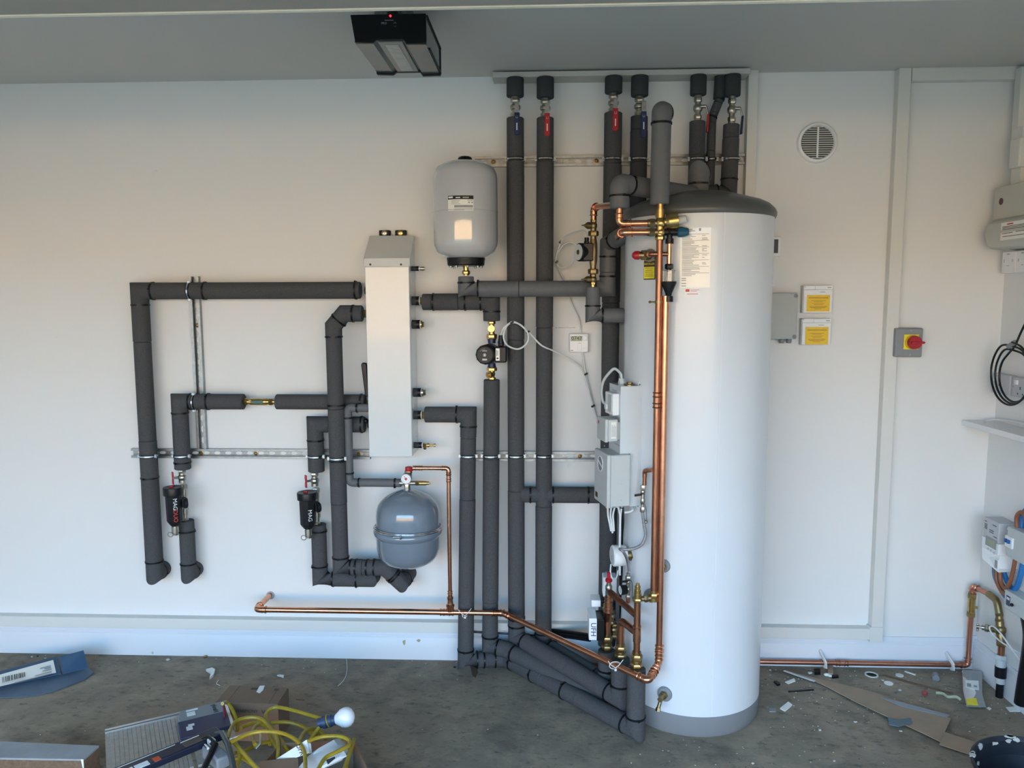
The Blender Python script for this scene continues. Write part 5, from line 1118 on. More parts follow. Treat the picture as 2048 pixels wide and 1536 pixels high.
# ============================================================ RIGHT WALL
XW = XR
def rb(x0, y0, y1, z0, z1, x1=XW): return MB().box((x0, y0, z0), (x1, y1, z1))
t = thing('cable_trunking', 'white vertical trunking with stepped cover above the fuse board, right wall', 'trunking', (XW, -.07, 2.19))
part('upper_run', rb(1.895, -.045, -.085, 2.27, 2.55), TRIMW, t, bev=.001); part('stepped_cover', rb(1.868, -.085, -.155, 2.15, 2.265), TRIMW, t, bev=.006)
part('cover_cap', rb(1.885, -.075, -.14, 2.265, 2.31), TRIMW, t, bev=.002); part('lower_run', rb(1.885, -.08, -.14, 2.06, 2.152), TRIMW, t, bev=.001)
FBM = mat('consumer_unit_cream', (0.50, 0.50, 0.45), 0.4, var=0.01)
t = thing('fuse_board', 'cream consumer unit with bulging lower cover on the right wall above the sockets', 'fuse board', (XW, -.30, 1.82))
part('upper_box', rb(1.842, -.045, -.62, 1.945, 2.082), FBM, t, bev=.004)
cv = part('lower_cover', MB().prism([V(XW, -.075, 1.952), V(1.835, -.075, 1.952), V(1.806, -.075, 1.935), V(1.795, -.075, 1.895), V(1.806, -.075, 1.85), V(1.822, -.075, 1.832), V(XW, -.075, 1.828)], (0, -.56, 0)), FBM, t, bev=.006)
part('round_badge', MB().lathe((1.8418, -.098, 2.022), V(-1, 0, 0), [(0, .014), (.0008, .014)], 24), mat('maroon_badge', (0.10, 0.015, 0.02), 0.4), t)
lb = part('data_label', MB().obox((1.797, -.275, 1.893), V(.0006, 0, 0), V(0, .085, 0), V(0, 0, .034)), LABEL, cv)
mb = MB()
for k, (a_, b_, z_) in enumerate(((-.20, -.35, 1.910), (-.20, -.35, 1.905), (-.20, -.34, 1.900), (-.20, -.245, 1.894), (-.205, -.35, 1.872), (-.20, -.27, 1.884), (-.29, -.345, 1.886))): mb.box((1.7958, a_, z_), (1.7964, b_, z_+.0022))
part('print', mb, INK, lb); part('red_print', MB().box((1.7958, -.23, 1.917), (1.7964, -.27, 1.922)), REDINK, lb)
t = thing('switch_plate', 'pale pink grey switch plate under the fuse board, nearer the corner', 'switch', (XW, -.09, 1.77), 'switch plates under the fuse board')
part('plate', rb(1.892, -.042, -.137, 1.735, 1.822), WHT, t, bev=.003)
for y_, z_, a_, b_ in ((-.085, 1.812, .010, .0018), (-.085, 1.765, .008, .0012), (-.058, 1.785, .0015, .006), (-.115, 1.785, .0015, .006)): part('marking', MB().box((1.8912, y_-a_, z_-b_), (1.892, y_+a_, z_+b_)), INKG, t)
t2 = dup(t, (0, -.098, 0), 'pale pink grey switch plate under the fuse board, further from the corner')
SOCM = mat('socket_grey_white', (0.50, 0.49, 0.52), 0.4, var=0.02)
t = thing('double_socket', 'grey white double socket on the right wall behind the black cable coil', 'socket', (XW, -.12, 1.24))
part('plate', rb(1.895, -.020, -.150, 1.237, 1.318), SOCM, t, bev=.004)
for y_, z_, a_, b_ in ((-.075, 1.275, .003, .006), (-.060, 1.252, .003, .003), (-.092, 1.252, .003, .003)): part('pin_hole', MB().box((1.8944, y_-a_, z_-b_), (1.8952, y_+a_, z_+b_)), INK, t)
part('switch_rocker', MB().box((1.888, -.045, 1.288), (1.895, -.060, 1.306)), WHT, t); part('screw', MB().sph((1.895, -.028, 1.278), .0025), ZINC, t)
dup(t, (0, -.145, 0), 'grey white double socket on the right wall, further from the corner')
ctr = V(1.86, -.225, 1.335)
cp_ = []
for k in range(3):
    R1_ = .125-.012*k
    for a in range(0, 12): an = PI*2*a/12+PI/2; cp_.append(ctr+V(.010*k-.012, math.cos(an)*R1_*1.05, math.sin(an)*R1_-.006*k))
cp_.append(ctr+V(0, 0, .11)); cp_ += [V(1.868, -.245, 1.50), V(1.875, -.30, 1.60), V(1.885, -.36, 1.72), V(1.885, -.38, 1.84)]
t = thing('black_cable_coil', 'coil of black cable hanging on the right wall over the sockets', 'cable', ctr)
part('cable', MB().sweep(smooth(cp_, 6), .0042, 8), BLK, t); part('tape_wrap', MB().cyl(ctr+V(-.004, .035, .105), ctr+V(-.004, -.008, .125), .010, n=12), MIDG, t)
t = thing('wall_shelf', 'white corner shelf on the right wall above the meters', 'shelf', (1.86, -.2, 1.09))
part('board', MB().prism([V(XW, 0, 1.092), V(1.790, 0, 1.092), V(1.806, -.45, 1.092), V(1.80, -.9, 1.092), V(XW, -.9, 1.092)], (0, 0, .022)), WHT, t, bev=.001)
cw_ = [V(1.815+.045*math.cos(a)+.05, -.27+.215*math.sin(a), 1.120+.016*math.cos(a)) for a in [2*PI*k/16 for k in range(16)]]
solo('white_cable_loop', MB().sweep(smooth(cw_, 4, True), .004, 8, True), CABLEW, 'loop of white cable resting on the corner shelf', 'cable')
# electricity meter
t = thing('electricity_meter', 'white electricity meter with small display low on the right wall', 'meter', (1.87, -.21, .56))
XM = 1.908
md = part('upper_case', MB().box((1.832, -.140, .645), (XM, -.250, .728)), mat('meter_grey', (0.50, 0.50, 0.52), 0.45, var=0.02), t, bev=.003)
mw = part('lower_case', MB().box((1.830, -.140, .600), (XM, -.256, .645)).prism([V(1.830, -.142, .600), V(1.830, -.262, .600), V(XM, -.262, .540), V(XM, -.262, .535), V(1.834, -.262, .530), V(1.834, -.142, .548)], (0, 0, .001)).box((1.834, -.150, .545), (XM, -.262, .600)), WHT, t, bev=.003)
part('display', MB().box((1.8290, -.175, .622), (1.8302, -.236, .648)), LCD, mw); part('display_surround', MB().box((1.8296, -.165, .616), (1.8304, -.243, .654)), INKG, mw)
for y_, z_ in ((-.19, .605), (-.21, .605), (-.235, .602)): part('button', MB().cyl((1.831, y_, z_), (1.827, y_, z_), .005, n=12), GREYP, mw)
mb = MB()
for a_, b_, z_ in ((-.150, -.163, .712), (-.150, -.168, .700), (-.150, -.168, .694), (-.150, -.168, .688), (-.150, -.168, .682), (-.205, -.232, .710), (-.185, -.215, .684), (-.185, -.215, .676), (-.215, -.24, .664)): mb.box((1.8312, a_, z_), (1.832, b_, z_+.0028))
part('print', mb, INK, md)
wl = part('paper_label', MB().box((1.8296, -.238, .540), (1.834, -.262, .582)), WHT, mw); part('print', MB().box((1.8290, -.241, .545), (1.8296, -.259, .577)), INKG, wl)
t = thing('main_switch_box', 'light grey main switch box with blue rockers beside the electricity meter', 'switch box', (1.87, -.34, .63))
part('casing', MB().box((1.835, -.300, .615), (XM, -.42, .735)), GREYP, t, bev=.004)
wp_ = part('white_breaker', MB().box((1.826, -.302, .655), (1.835, -.350, .70)), WHT, t, bev=.002)
for y_ in (-.316, -.334): part('blue_rocker', MB().box((1.818, y_-.005, .674), (1.826, y_+.005, .688)), mat('blue_rocker', (0.01, 0.10, 0.35), 0.4), wp_)
for y_, z_ in ((-.306, .625), (-.306, .725), (-.335, .622), (-.335, .728)): part('lid_screw', MB().cyl((1.835, y_, z_), (1.832, y_, z_), .004, n=12), GREYP, t)
t = thing('cable_junction_block', 'grey junction block with navy sticker below the meter cables', 'junction box', (1.87, -.33, .44))
blk = part('casing', MB().box((1.850, -.285, .395), (XM, -.42, .470)), GREYP, t, bev=.004)
part('navy_sticker', MB().box((1.8492, -.300, .412), (1.850, -.325, .452)), NAVY, blk); part('sticker_print', MB().box((1.8488, -.303, .436), (1.8492, -.322, .446)), WINK, blk)
part('lead_seal', MB().sph((1.845, -.345, .428), .007), BLK, t)
def cab(pts, r, m, lab, nm='meter_tail'): return solo(nm, MB().sweep(smooth(pts, 7), r, 10), m, lab, 'cable')
cab([V(1.86, -.185, .545), V(1.862, -.19, .49), V(1.868, -.235, .44), V(1.868, -.29, .42)], .008, mat('pale_blue_sheath', (0.06, 0.17, 0.30), 0.45), 'outer blue grey cable curving from the meter bottom to the junction block')
cab([V(1.858, -.205, .545), V(1.858, -.215, .48), V(1.862, -.25, .445), V(1.862, -.288, .45)], .009, BRN, 'brown cable below the electricity meter, innermost loop')
cab([V(1.856, -.235, .54), V(1.856, -.245, .49), V(1.858, -.275, .47), V(1.858, -.30, .50), V(1.86, -.315, .56), V(1.862, -.32, .615)], .008, BRN, 'brown cable sweeping from the meter up to the main switch box')
cab([V(1.872, -.215, .545), V(1.878, -.25, .49), V(1.878, -.30, .475), V(1.878, -.33, .53), V(1.878, -.345, .615)], .010, BLUS, 'bright blue cable sweeping from the meter up to the main switch box')
cab([V(1.862, -.318, .734), V(1.86, -.315, .775), V(1.862, -.335, .80), V(1.866, -.36, .79), V(1.868, -.37, .734)], .009, BRN, 'brown cable hooping over the top of the main switch box')
cab([V(1.875, -.325, .734), V(1.874, -.33, .79), V(1.876, -.36, .82), V(1.878, -.42, .80)], .010, BLUS, 'blue cable hooping over the top of the main switch box behind the brown one')
# incoming water: copper along the floor, stop valve
dP = .045
w0_, w1_ = W(1500, 1324, dP), W(1937, 1333, dP); w1_.z = w0_.z = .032
w2_ = V(w1_.x-.004, -dP, W(1938, 1172, dP).z); w3_ = V(1.885, -.12, w2_.z-.006)
copper('copper pipe along the skirting right of the cylinder, rising in the corner', [V(.86, -dP, .032), V(w1_.x-.004, -dP, .032), w2_, V(1.875, -.135, w2_.z)], .0112, br=.020, cups=((0, .455),), m=mat('pinkish_copper', (0.62, 0.30, 0.21), 0.33, 1.0, scale=16, col2=(0.48, 0.21, 0.14)))
zc0, zc1 = W(1938, 1233, dP).z, W(1938, 1186, dP).z; H_ = zc1-zc0
solo('check_valve', MB().stack((w2_.x, -dP, zc0), UZ, [(H_*.22, .0185, 'h'), (H_*.56, .0145), (H_*.22, .0185, 'h')]).cyl((w2_.x, -dP, (zc0+zc1)/2-.01), (w2_.x+.024, -dP-.004, (zc0+zc1)/2-.01), .006), BRASS, 'brass check valve in the short upright copper pipe in the corner', 'valve')
t = thing('stop_valve', 'old dull brass stop valve with tap handle on the right wall', 'valve', (1.87, -.24, .30))
e_ = V(1.875, -.135, w2_.z)
part('inlet_elbow', MB().sweep(fillet([e_, V(1.872, -.20, w2_.z-.002), V(1.872, -.225, .335)], .03, 8), [.012]*8+[.014]*2 if False else .0145, 16).stack(V(1.872, -.222, .345), V(0, -.15, -1), [(.012, .017, 'h'), (.012, .014), (.012, .018, 'h')]), BRASSD, t)
part('valve_body', MB().stack((1.872, -.228, .312), V(0, -.25, -1), [(.02, .016), (.03, .022, 'b'), (.03, .018), (.02, .020, 'h')]).cyl((1.872, -.235, .275), (1.846, -.20, .268), .014), BRASSD, t)
part('bonnet', MB().stack((1.846, -.20, .268), V(-1, .75, -.12), [(.014, .016, 'h'), (.010, .011), (.018, .005)]), NICK, t)
part('tap_handle', MB().obox((1.815, -.176, .262), V(.002, .003, 0), V(.003, -.004, 0), V(0, 0, .011)).sph((1.815, -.176, .274), .006).sph((1.815, -.176, .250), .006), NICK, t)
part('copper_tail', MB().cyl((1.872, -.252, .215), (1.872, -.254, .165), .013), COPD, t)
t = thing('supply_pipe_adapter', 'grey and black plastic supply pipe adapter under the stop valve', 'pipe fitting', (1.872, -.256, .1))
part('grey_nut', MB().stack((1.872, -.254, .178), V(0, -.05, -1), [(.020, .021, 'h'), (.03, .019)]), GREYP, t)
part('black_sleeve', MB().cyl((1.872, -.257, .13), (1.872, -.259, .085), .0215), BLK, t); part('lower_collar', MB().cyl((1.872, -.259, .087), (1.872, -.26, .06), .018), GREYP, t); part('supply_pipe', MB().cyl((1.872, -.26, .062), (1.872, -.26, 0), .014), BLK, t)
solo('white_bonding_wire', MB().sweep(smooth([V(1.86, -.45, .255), V(1.85, -.30, .248), V(1.842, -.235, .260), V(1.840, -.216, .278), V(1.842, -.240, .293), V(1.845, -.29, .283), V(1.85, -.36, .250), V(1.86, -.45, .205)], 5), .0032, 8), CABLEW, 'white wire looped round the stop valve body', 'cable')
solo('black_duct', MB().sweep(smooth([V(1.874, -.40, .40), V(1.870, -.43, .34), V(1.868, -.43, .25), V(1.868, -.415, .12), V(1.87, -.405, .05)], 6), .024, 16), BLK, 'thick black duct hanging at the right edge below the junction block', 'duct')
for px, lab in ((1648, 'white pipe clip on the skirting copper pipe, nearer the cylinder'), (1902, 'white pipe clip on the skirting copper pipe, nearer the corner')):
    P = W(px, 1326, dP); solo('pipe_clip', MB().sweep([V(P.x-.012, -.018, .075), V(P.x-.008, -.040, .062), V(P.x, -.062, .042), V(P.x+.003, -.060, .020), V(P.x+.002, -.040, .012)], .0042, 8, flat=2.2), CABLEW, lab, 'pipe clip', 'white clips on the skirting pipe')
# ============================================================ THINGS ON THE FLOOR
def zR(x, y): return (1500+x/3.737, 1130+y/3.737)     # reading help: enlarged crops -> photo pixels
def zM(x, y): return (420+x/6.024, 1340+y/6.024)
def zL(x, y): return (x/5.12, 1280+y/5.12)
def zN(x, y): return (x/8.533, 1400+y/8.533)
def flat(name, pts, m, lab, cat, th=.003, z=0.0, grp=None, warp=0.0, bev=0):
    P = [G(px, py, z+th) for px, py in pts]
    for i, q in enumerate(P): q.z = z+th+warp*((i*37) % 5)/5
    return solo(name, MB().prism([q-UZ*th for q in P], (0, 0, th)), m, lab, cat, grp, bev=bev)
# blue cardboard by the left wall
t = thing('blue_carton_offcut', 'torn blue cardboard offcut with a barcode label lying against the left skirting', 'cardboard', G(100, 1350, .01))
A = [zL(-60, 345), zL(590, 175), zL(625, 350), zL(910, 290), zL(960, 330), zL(870, 400), zL(560, 520), zL(380, 565), zL(200, 582), zL(-60, 590)]
PZ = [.035, .040, .020, .020, .012, .006, .005, .004, .004, .004]
A3 = [G(a[0], a[1], z) for a, z in zip(A, PZ)]
part('lower_sheet', MB().prism([q-UZ*.003 for q in A3], (0, 0, .003)), BLUEC2, t)
B = [zL(-60, 340), zL(590, 172), zL(622, 352), zL(-60, 490)]; BZ = [.041, .045, .026, .026]
part('upper_flap', MB().prism([G(a[0], a[1], z) for a, z in zip(B, BZ)], (0, 0, .003)), BLUEC, t)
C = [zL(608, 178), zL(855, 112), zL(905, 288), zL(640, 352)]; CZ_ = [.05, .105, .028, .026]
part('raised_flap', MB().prism([G(a[0], a[1], z) for a, z in zip(C, CZ_)], (0, 0, .003)), BLUEC, t)
Lb = [zL(-60, 372), zL(545, 205), zL(575, 335), zL(-60, 490)]; LZ = [.0445, .0485, .0325, .0325]
l0 = part('barcode_label', MB().prism([G(a[0], a[1], z) for a, z in zip(Lb, LZ)], (0, 0, .0006)), WFACE if False else LABEL, t)
mb = MB(); k = 0; x_ = 20
random.seed(4)
while x_ < 258:
    wd_ = random.choice((5, 8, 12)); y0 = 372-(x_-20)*.27; q = [zL(x_, y0), zL(x_+wd_, y0-wd_*.27), zL(x_+wd_+6, y0+66-wd_*.27), zL(x_+6, y0+66)]
    mb.prism([G(a[0], a[1], .0415) for a in q], (0, 0, .0006)); x_ += wd_+random.choice((5, 8, 14))
part('barcode', mb, INK, l0)
mb = MB()
for k, (a_, b_) in enumerate(((410, 520), (455, 520), (435, 530), (360, 530), (150, 535))): mb.prism([G(*zL(a_, 290+k*18-(a_-400)*.25+(10 if k > 2 else 0)), .0435-.0012*k), G(*zL(b_, 290+k*18-(b_-400)*.25+(10 if k > 2 else 0)), .0435-.0012*k), G(*zL(b_, 298+k*18-(b_-400)*.25+(10 if k > 2 else 0)), .0435-.0012*k), G(*zL(a_, 298+k*18-(a_-400)*.25+(10 if k > 2 else 0)), .0435-.0012*k)], (0, 0, .0006))
part('print', mb, INKG, l0)
# white faced boards bottom left
zb_ = .16
q = [G(*zN(-90, 700), zb_), G(*zN(1690, 780), zb_), G(*zN(1425, 1010), zb_), G(*zN(-90, 985), zb_)]
t = thing('white_faced_board', 'white faced board with brown core lying at the bottom left corner', 'board', (q[0]+q[2])/2)
part('top_face', MB().prism([p-UZ*.006 for p in q], (0, 0, .006)), WFACE, t)
part('core', MB().prism([p-UZ*.075 for p in q], (0, 0, .069)), WOODE, t)
part('white_edge_chip', MB().prism([q[2]+V(-.004, -.0015, -.03), q[2]+V(.0, -.0015, -.03), q[2]+V(.0, -.0015, .0), q[2]+V(-.008, -.0015, .0)], (0, .004, 0)), LABEL, t)
q2 = [p+V(.012, -.05, -.085) for p in q]
solo('board_offcut', MB().prism([p-UZ*.068 for p in q2], (0, 0, .06)), WOODE, 'brown board offcut under the white faced board', 'board')
# aluminium work platform
P1, P2, P3 = G(210, 1464, .15), G(443, 1409, .15), G(204, 1536, .15)
uu = (P2-P1).normalized(); vv = (P3-P1); vv = (vv-uu*vv.dot(uu)).normalized(); Lw = (P2-P1).length+.012; Dw = .36
t = thing('work_platform', 'folding aluminium work platform with ribbed tread and navy printed end, bottom left', 'step platform', P1-UZ*.15)
def pf(a0, a1, b0, b1, z0, z1, mb=None): return (mb or MB()).obox(P1+uu*(a0+a1)/2+vv*(b0+b1)/2+UZ*((z0+z1)/2), uu*(a1-a0)/2, vv*(b1-b0)/2, UZ*(z1-z0)/2)
TREAD = mat('ribbed_tread_aluminium', (0.40, 0.385, 0.35), 0.5, 0.6, scale=40, col2=(0.30, 0.29, 0.26))
mb = MB(); a_ = 0; 
while a_ < Lw*.62:
    pf(a_, a_+.0125, .012, Dw, -.008, 0, mb); a_ += .0138
tr_ = part('tread', mb, TREAD, t)
part('tread_return', pf(Lw*.66, Lw, .012, Dw, -.008, 0), TREAD, t)
part('side_rail', pf(0, Lw, -.012, .000, -.03, .004, pf(0, Lw, .006, .012, -.03, .003)), ALU, t)
part('rail_groove', pf(0, Lw, .0, .006, -.03, -.002), MIDG, t)
part('leg', pf(.0, .02, .0, .03, -.15, -.03), ALU, t); part('leg', pf(Lw-.03, Lw-.01, .0, .03, -.15, -.03), ALU, t)
part('end_stop', pf(Lw-.004, Lw+.006, -.012, Dw*.5, -.05, .006), ALU, t)
ge_ = part('grey_printed_end', MB().prism([P1+uu*(Lw*.60)+vv*.004+UZ*.004, P1+uu*(Lw*.64)+vv*-.006+UZ*.004, P1+uu*(Lw*.985)+vv*-.006+UZ*.004, P1+uu*(Lw*.985)+vv*.080+UZ*.004, P1+uu*(Lw*.62)+vv*.085+UZ*.004, P1+uu*(Lw*.58)+vv*.06+UZ*.004], (0, 0, .006)), MIDG, t, bev=.002)
nv = part('navy_printed_end', pf(Lw*.57, Lw*.985, .075, .190, .002, .012), NAVY, t, bev=.003)
part('print', pf(Lw*.66, Lw*.73, .022, .050, .0102, .0112, pf(Lw*.66, Lw*.76, .004, .014, .0102, .0112)), WINK, ge_)
part('white_logo', pf(Lw*.63, Lw*.68, .125, .150, .012, .013, pf(Lw*.65, Lw*.70, .112, .125, .012, .013)), WINK, nv)
text('Handy', .024, P1+uu*(Lw*.90)+vv*.036+UZ*.011, -vv, uu, INK, ge_)
# black levels and clamp tool in front
a_, b_ = G(195, 1548, .22), G(432, 1452, .22); d_ = (b_-a_).normalized(); s_ = d_.cross(UZ).normalized()
t = thing('spirit_level', 'black and navy boxed tool bar with small coloured labels lying across the platform', 'tool', a_)
bar = part('bar', MB().obox((a_+b_)/2+s_*.03-UZ*.012, (b_-a_)/2, s_*.030, UZ*.012), mat('black_navy_shell', (0.010, 0.013, 0.030), 0.35), t, bev=.004)
part('edge_strip', MB().obox((a_+b_)/2+d_*-.06+s_*.012+UZ*.0005, (b_-a_)*.28, s_*.0012, UZ*.0008), GREYP, bar)
for k, (f, m_, w_2) in enumerate(((.20, LABEL, .012), (.30, WHT, .020), (.42, ORNG, .010))): part('coloured_label', MB().obox(a_+(b_-a_)*f+s_*.050+UZ*.0006, d_*w_2, s_*.012, UZ*.0008), m_, bar)
part('window', MB().obox(a_+(b_-a_)*.74+s_*.034+UZ*.0006, d_*.028, s_*.016, UZ*.0008), CARDD, bar); part('cream_edge', MB().obox(a_+(b_-a_)*.74+s_*.016+UZ*.0012, d_*.03, s_*.0012, UZ*.0008), LABEL, bar)
c = G(430, 1500, .20)
t = thing('clamp_tool', 'black and grey metal clamp tool on the end of the platform beside the yellow cable', 'tool', c)
part('jaw', MB().sweep([G(402, 1482, .21), G(416, 1476, .22), G(430, 1490, .22), G(420, 1512, .21), G(404, 1545, .20)], .010, 10), BLK, t)
part('arm', MB().sweep([G(428, 1470, .21), G(444, 1466, .22), G(456, 1490, .23), G(464, 1520, .22), G(470, 1550, .20)], .009, 10), mat('gun_metal', (0.12, 0.14, 0.15), 0.3, 0.8, scale=40), t)
part('body', MB().obox(G(432, 1512, .19), d_*.022, s_*.055, UZ*.02), MIDG, t, bev=.006)
part('pivot_block', MB().obox(G(423, 1483, .22), d_*.010, s_*.012, UZ*.008), GREYP, t, bev=.002)
part('pin', MB().cyl(G(410, 1490, .22), G(416, 1497, .23), .004), STEEL, t)
hk = [G(*zM(235, 832), .22), G(*zM(400, 775), .225), G(*zM(555, 733), .23), G(*zM(595, 745), .23), G(*zM(612, 790), .23), G(*zM(610, 880), .22), G(*zM(550, 950), .21)]
solo('wire_hook', MB().sweep(fillet(hk, .012), .0042, 10), ALU, 'bent grey metal rod hook over the yellow cable coils', 'hook')
solo('red_handled_tool', MB().sweep([G(*zM(165, 430), .19), G(*zM(178, 520), .17), G(*zM(182, 625), .15)], .0045, 8), mat('dark_red', (0.16, 0.01, 0.015), 0.4), 'thin dark red rod between the platform end and the closed cardboard box', 'tool')
# closed cardboard box
zt_ = .15; q = [G(459, 1370, zt_), G(577, 1376, zt_), G(556, 1408, zt_), G(431, 1404, zt_)]
t = thing('cardboard_box', 'closed brown cardboard box printed HARMONY on its front, behind the yellow cable', 'cardboard box', (q[0]+q[2])/2-UZ*zt_)
bxp = part('carton', MB().prism([V(p.x, p.y, 0) for p in q], (0, 0, zt_-.003)), CARD, t)
def onq(u_, v_): a = q[0].lerp(q[1], u_); b = q[3].lerp(q[2], u_); return a.lerp(b, v_)
for u0, u1, nm in ((.01, .18, 'top_flap'), (.185, .84, 'top_flap'), (.845, .99, 'top_flap')):
    part(nm, MB().prism([V(p.x, p.y, zt_-.003) for p in (onq(u0, .01), onq(u1, .01), onq(u1, .99), onq(u0, .99))], (0, 0, .003)), CARD, t)
fx = (q[2]-q[3]).normalized(); fn = V(fx.y, -fx.x, 0)
text('HARMONY', .017, q[3].lerp(q[2], .50)+fn*.0006-UZ*.032, fx, UZ, INK, bxp)
part('tick_mark', MB().sweep([q[3].lerp(q[2], .735)+fn*.001-UZ*.026, q[3].lerp(q[2], .76)+fn*.001-UZ*.038, q[3].lerp(q[2], .79)+fn*.001-UZ*.026], .0009, 6), INK, bxp)
text('CE', .016, onq(.83, .16)+UZ*.0008, -fx, V(-fn.x, -fn.y, 0)*-1, INK, bxp)
part('print', MB().prism([onq(.40, .10), onq(.52, .10), onq(.52, .22), onq(.40, .22)], (0, 0, .0006)).prism([V(*onq(.56, .12)), onq(.62, .12), onq(.62, .2), onq(.56, .2)], (0, 0, .0006)), CARDD, bxp)
w1q = onq(.56, .05)
solo('paper_scrap', MB().prism([w1q+V(-.012, .010, .0), w1q+V(.006, .014, .0), w1q+V(.013, -.02, 0), w1q+V(.008, -.045, 0), w1q+V(-.008, -.035, 0)], (0, 0, .0012)), WHT, 'white scrap lying on top of the closed cardboard box', 'scrap')
# open cardboard box with leaflets
zr_ = .20; R_a, R_b = G(706, 1478, zr_), G(560, 1486, zr_); R_c = G(745, 1560, zr_); R_d = G(500, 1556, zr_)
t = thing('cardboard_box', 'open cardboard box holding yellow cable and leaflets at the bottom edge', 'cardboard box', (R_a+R_d)/2-UZ*zr_)
def wallp(a, b, nm, z=zr_, z0=0):
    d = (b-a).normalized(); n = V(-d.y, d.x, 0)*.003
    return part(nm, MB().prism([V(a.x, a.y, z0), V(b.x, b.y, z0), V(b.x, b.y, z), V(a.x, a.y, z)], n), CARD, t)
wallp(R_a, R_b, 'back_side'); wallp(R_a, R_c, 'right_side'); wallp(R_b, R_d, 'left_side'); wallp(R_d, R_c, 'front_side', zr_-.01)
part('bottom', MB().prism([V(p.x, p.y, .001) for p in (R_a, R_b, R_d, R_c)], (0, 0, .004)), CARDD, t)
fl_ = [G(*zM(590, 1110), .205), G(*zM(1060, 1060), .205), G(*zM(1070, 1240), .20), G(*zM(560, 1260), .20)]
part('inner_flap', MB().prism(fl_, (0, 0, .003)), CARD, t)
def sheet(pts, z, m, nm, lab, cat, th=.0012): return solo(nm, MB().prism([G(*zM(*p[:2]), p[2] if len(p) > 2 else z) for p in pts], (0, 0, th)), m, lab, cat)
lf = thing('folded_leaflet', 'folded white card printed UFR sticking out of the open cardboard box', 'leaflet', G(600, 1510, .2))
lp = [G(*zM(800, 1075), .20), G(*zM(1165, 845), .245), G(*zM(1200, 1000), .225), G(*zM(1010, 1065), .205)]
part('page', MB().prism(lp, (0, 0, .0015)), LABEL, lf)
part('second_page', MB().prism([lp[1]+V(.002, 0, -.006), G(*zM(1215, 890), .235), G(*zM(1228, 1000), .22), G(*zM(1195, 1005), .22)], (0, 0, .0012)), LABEL, lf)
tr0, tr1 = G(*zM(1065, 920), .236), G(*zM(1115, 1030), .222)
text('UFR', .024, (tr0+tr1)/2+UZ*.004, (tr1-tr0), UZ.cross((tr1-tr0)).normalized()+UZ*.0, INK, lf)
bg_ = thing('plastic_bag', 'crumpled clear plastic bag with white paperwork in the open cardboard box', 'plastic bag', G(670, 1510, .2))
bp = [G(*zM(1060, 1180), .20), G(*zM(1180, 1040), .225), G(*zM(1560, 820), .245), G(*zM(1640, 900), .235), G(*zM(1665, 970), .225), G(*zM(1590, 1090), .215), G(*zM(1280, 1230), .20)]
part('paper', MB().prism([G(*zM(1270, 1080), .222), G(*zM(1560, 895), .236), G(*zM(1650, 1040), .224), G(*zM(1330, 1200), .205)], (0, 0, .001)), WHT, bg_)
part('print', MB().prism([G(*zM(1400, 1090), .2215), G(*zM(1500, 1040), .2265), G(*zM(1510, 1065), .2235), G(*zM(1420, 1140), .2155)], (0, 0, .0016)), INK, bg_)
film = MB(); n_ = len(bp); cen = sum(bp, Vector())/n_+UZ*.022
film.add(bp+[cen]+[b_.lerp(cen, .5)+UZ*random.uniform(.004, .014) for b_ in bp], [(i, (i+1) % n_, n_+1+(i+1) % n_, n_+1+i) for i in range(n_)]+[(n_+1+i, n_+1+(i+1) % n_, n_) for i in range(n_)])
ff = part('film', film, BAGM, bg_)
# yellow lead with inspection lamp
t = thing('lamp_lead', 'coiled yellow cable with navy holder and white bulb spilling from the open cardboard box', 'work light', G(600, 1480, .1))
YC = [([(150, 405), (200, 392), (255, 450), (305, 560), (330, 650), (330, 740)], .20, .12), ([(215, 830), (255, 700), (330, 610), (480, 572), (620, 592), (720, 690), (800, 800), (822, 950), (815, 1060)], .22, .20),
      ([(1340, 585), (1100, 512), (900, 462), (780, 452), (700, 500), (672, 590), (760, 720), (850, 830), (930, 970)], .22, .19), ([(720, 640), (900, 628), (1050, 655), (1180, 720), (1240, 800), (1240, 900)], .20, .15),
      ([(250, 870), (450, 775), (620, 742), (800, 748), (950, 790), (1080, 885), (1140, 1010), (1150, 1220)], .235, .235), ([(1070, 860), (1150, 740), (1260, 712), (1370, 785), (1415, 900)], .235, .17),
      ([(1180, 860), (1350, 805), (1560, 800), (1675, 850), (1660, 920), (1500, 1000), (1380, 1070), (1280, 1240)], .25, .25), ([(1735, 835), (1700, 960), (1600, 1240)], .235, .24), ([(1320, 690), (1240, 790), (1195, 880), (1180, 950)], .22, .16),
      ([(290, 875), (440, 1040), (600, 1220)], .22, .225), ([(380, 695), (500, 642), (640, 640), (700, 740), (760, 860), (840, 1010)], .17, .15), ([(545, 900), (512, 800), (530, 700), (600, 655), (690, 690), (730, 800), (720, 900)], .19, .14),
      ([(300, 1000), (420, 980), (560, 900), (700, 870), (860, 880), (880, 960)], .17, .13), ([(1290, 780), (1270, 880), (1280, 1000)], .19, .12), ([(340, 930), (360, 1060), (300, 1200)], .19, .18), ([(270, 1080), (380, 1060), (500, 1130), (620, 1230)], .16, .18), ([(1700, 960), (1660, 1080), (1640, 1200)], .21, .21)]
YC = [([zM(*p) for p in pp], a, b) for pp, a, b in YC]
for pp, a, b in YC:
    n_ = len(pp); part('cable_turn', MB().sweep(smooth([G(p[0], p[1], a+(b-a)*i/(n_-1)) for i, p in enumerate(pp)], 6), .0062, 10), CABLEY, t)
h0, h1_ = G(*zM(1320, 640), .225), G(*zM(1500, 600), .235); hd_ = (h1_-h0).normalized()
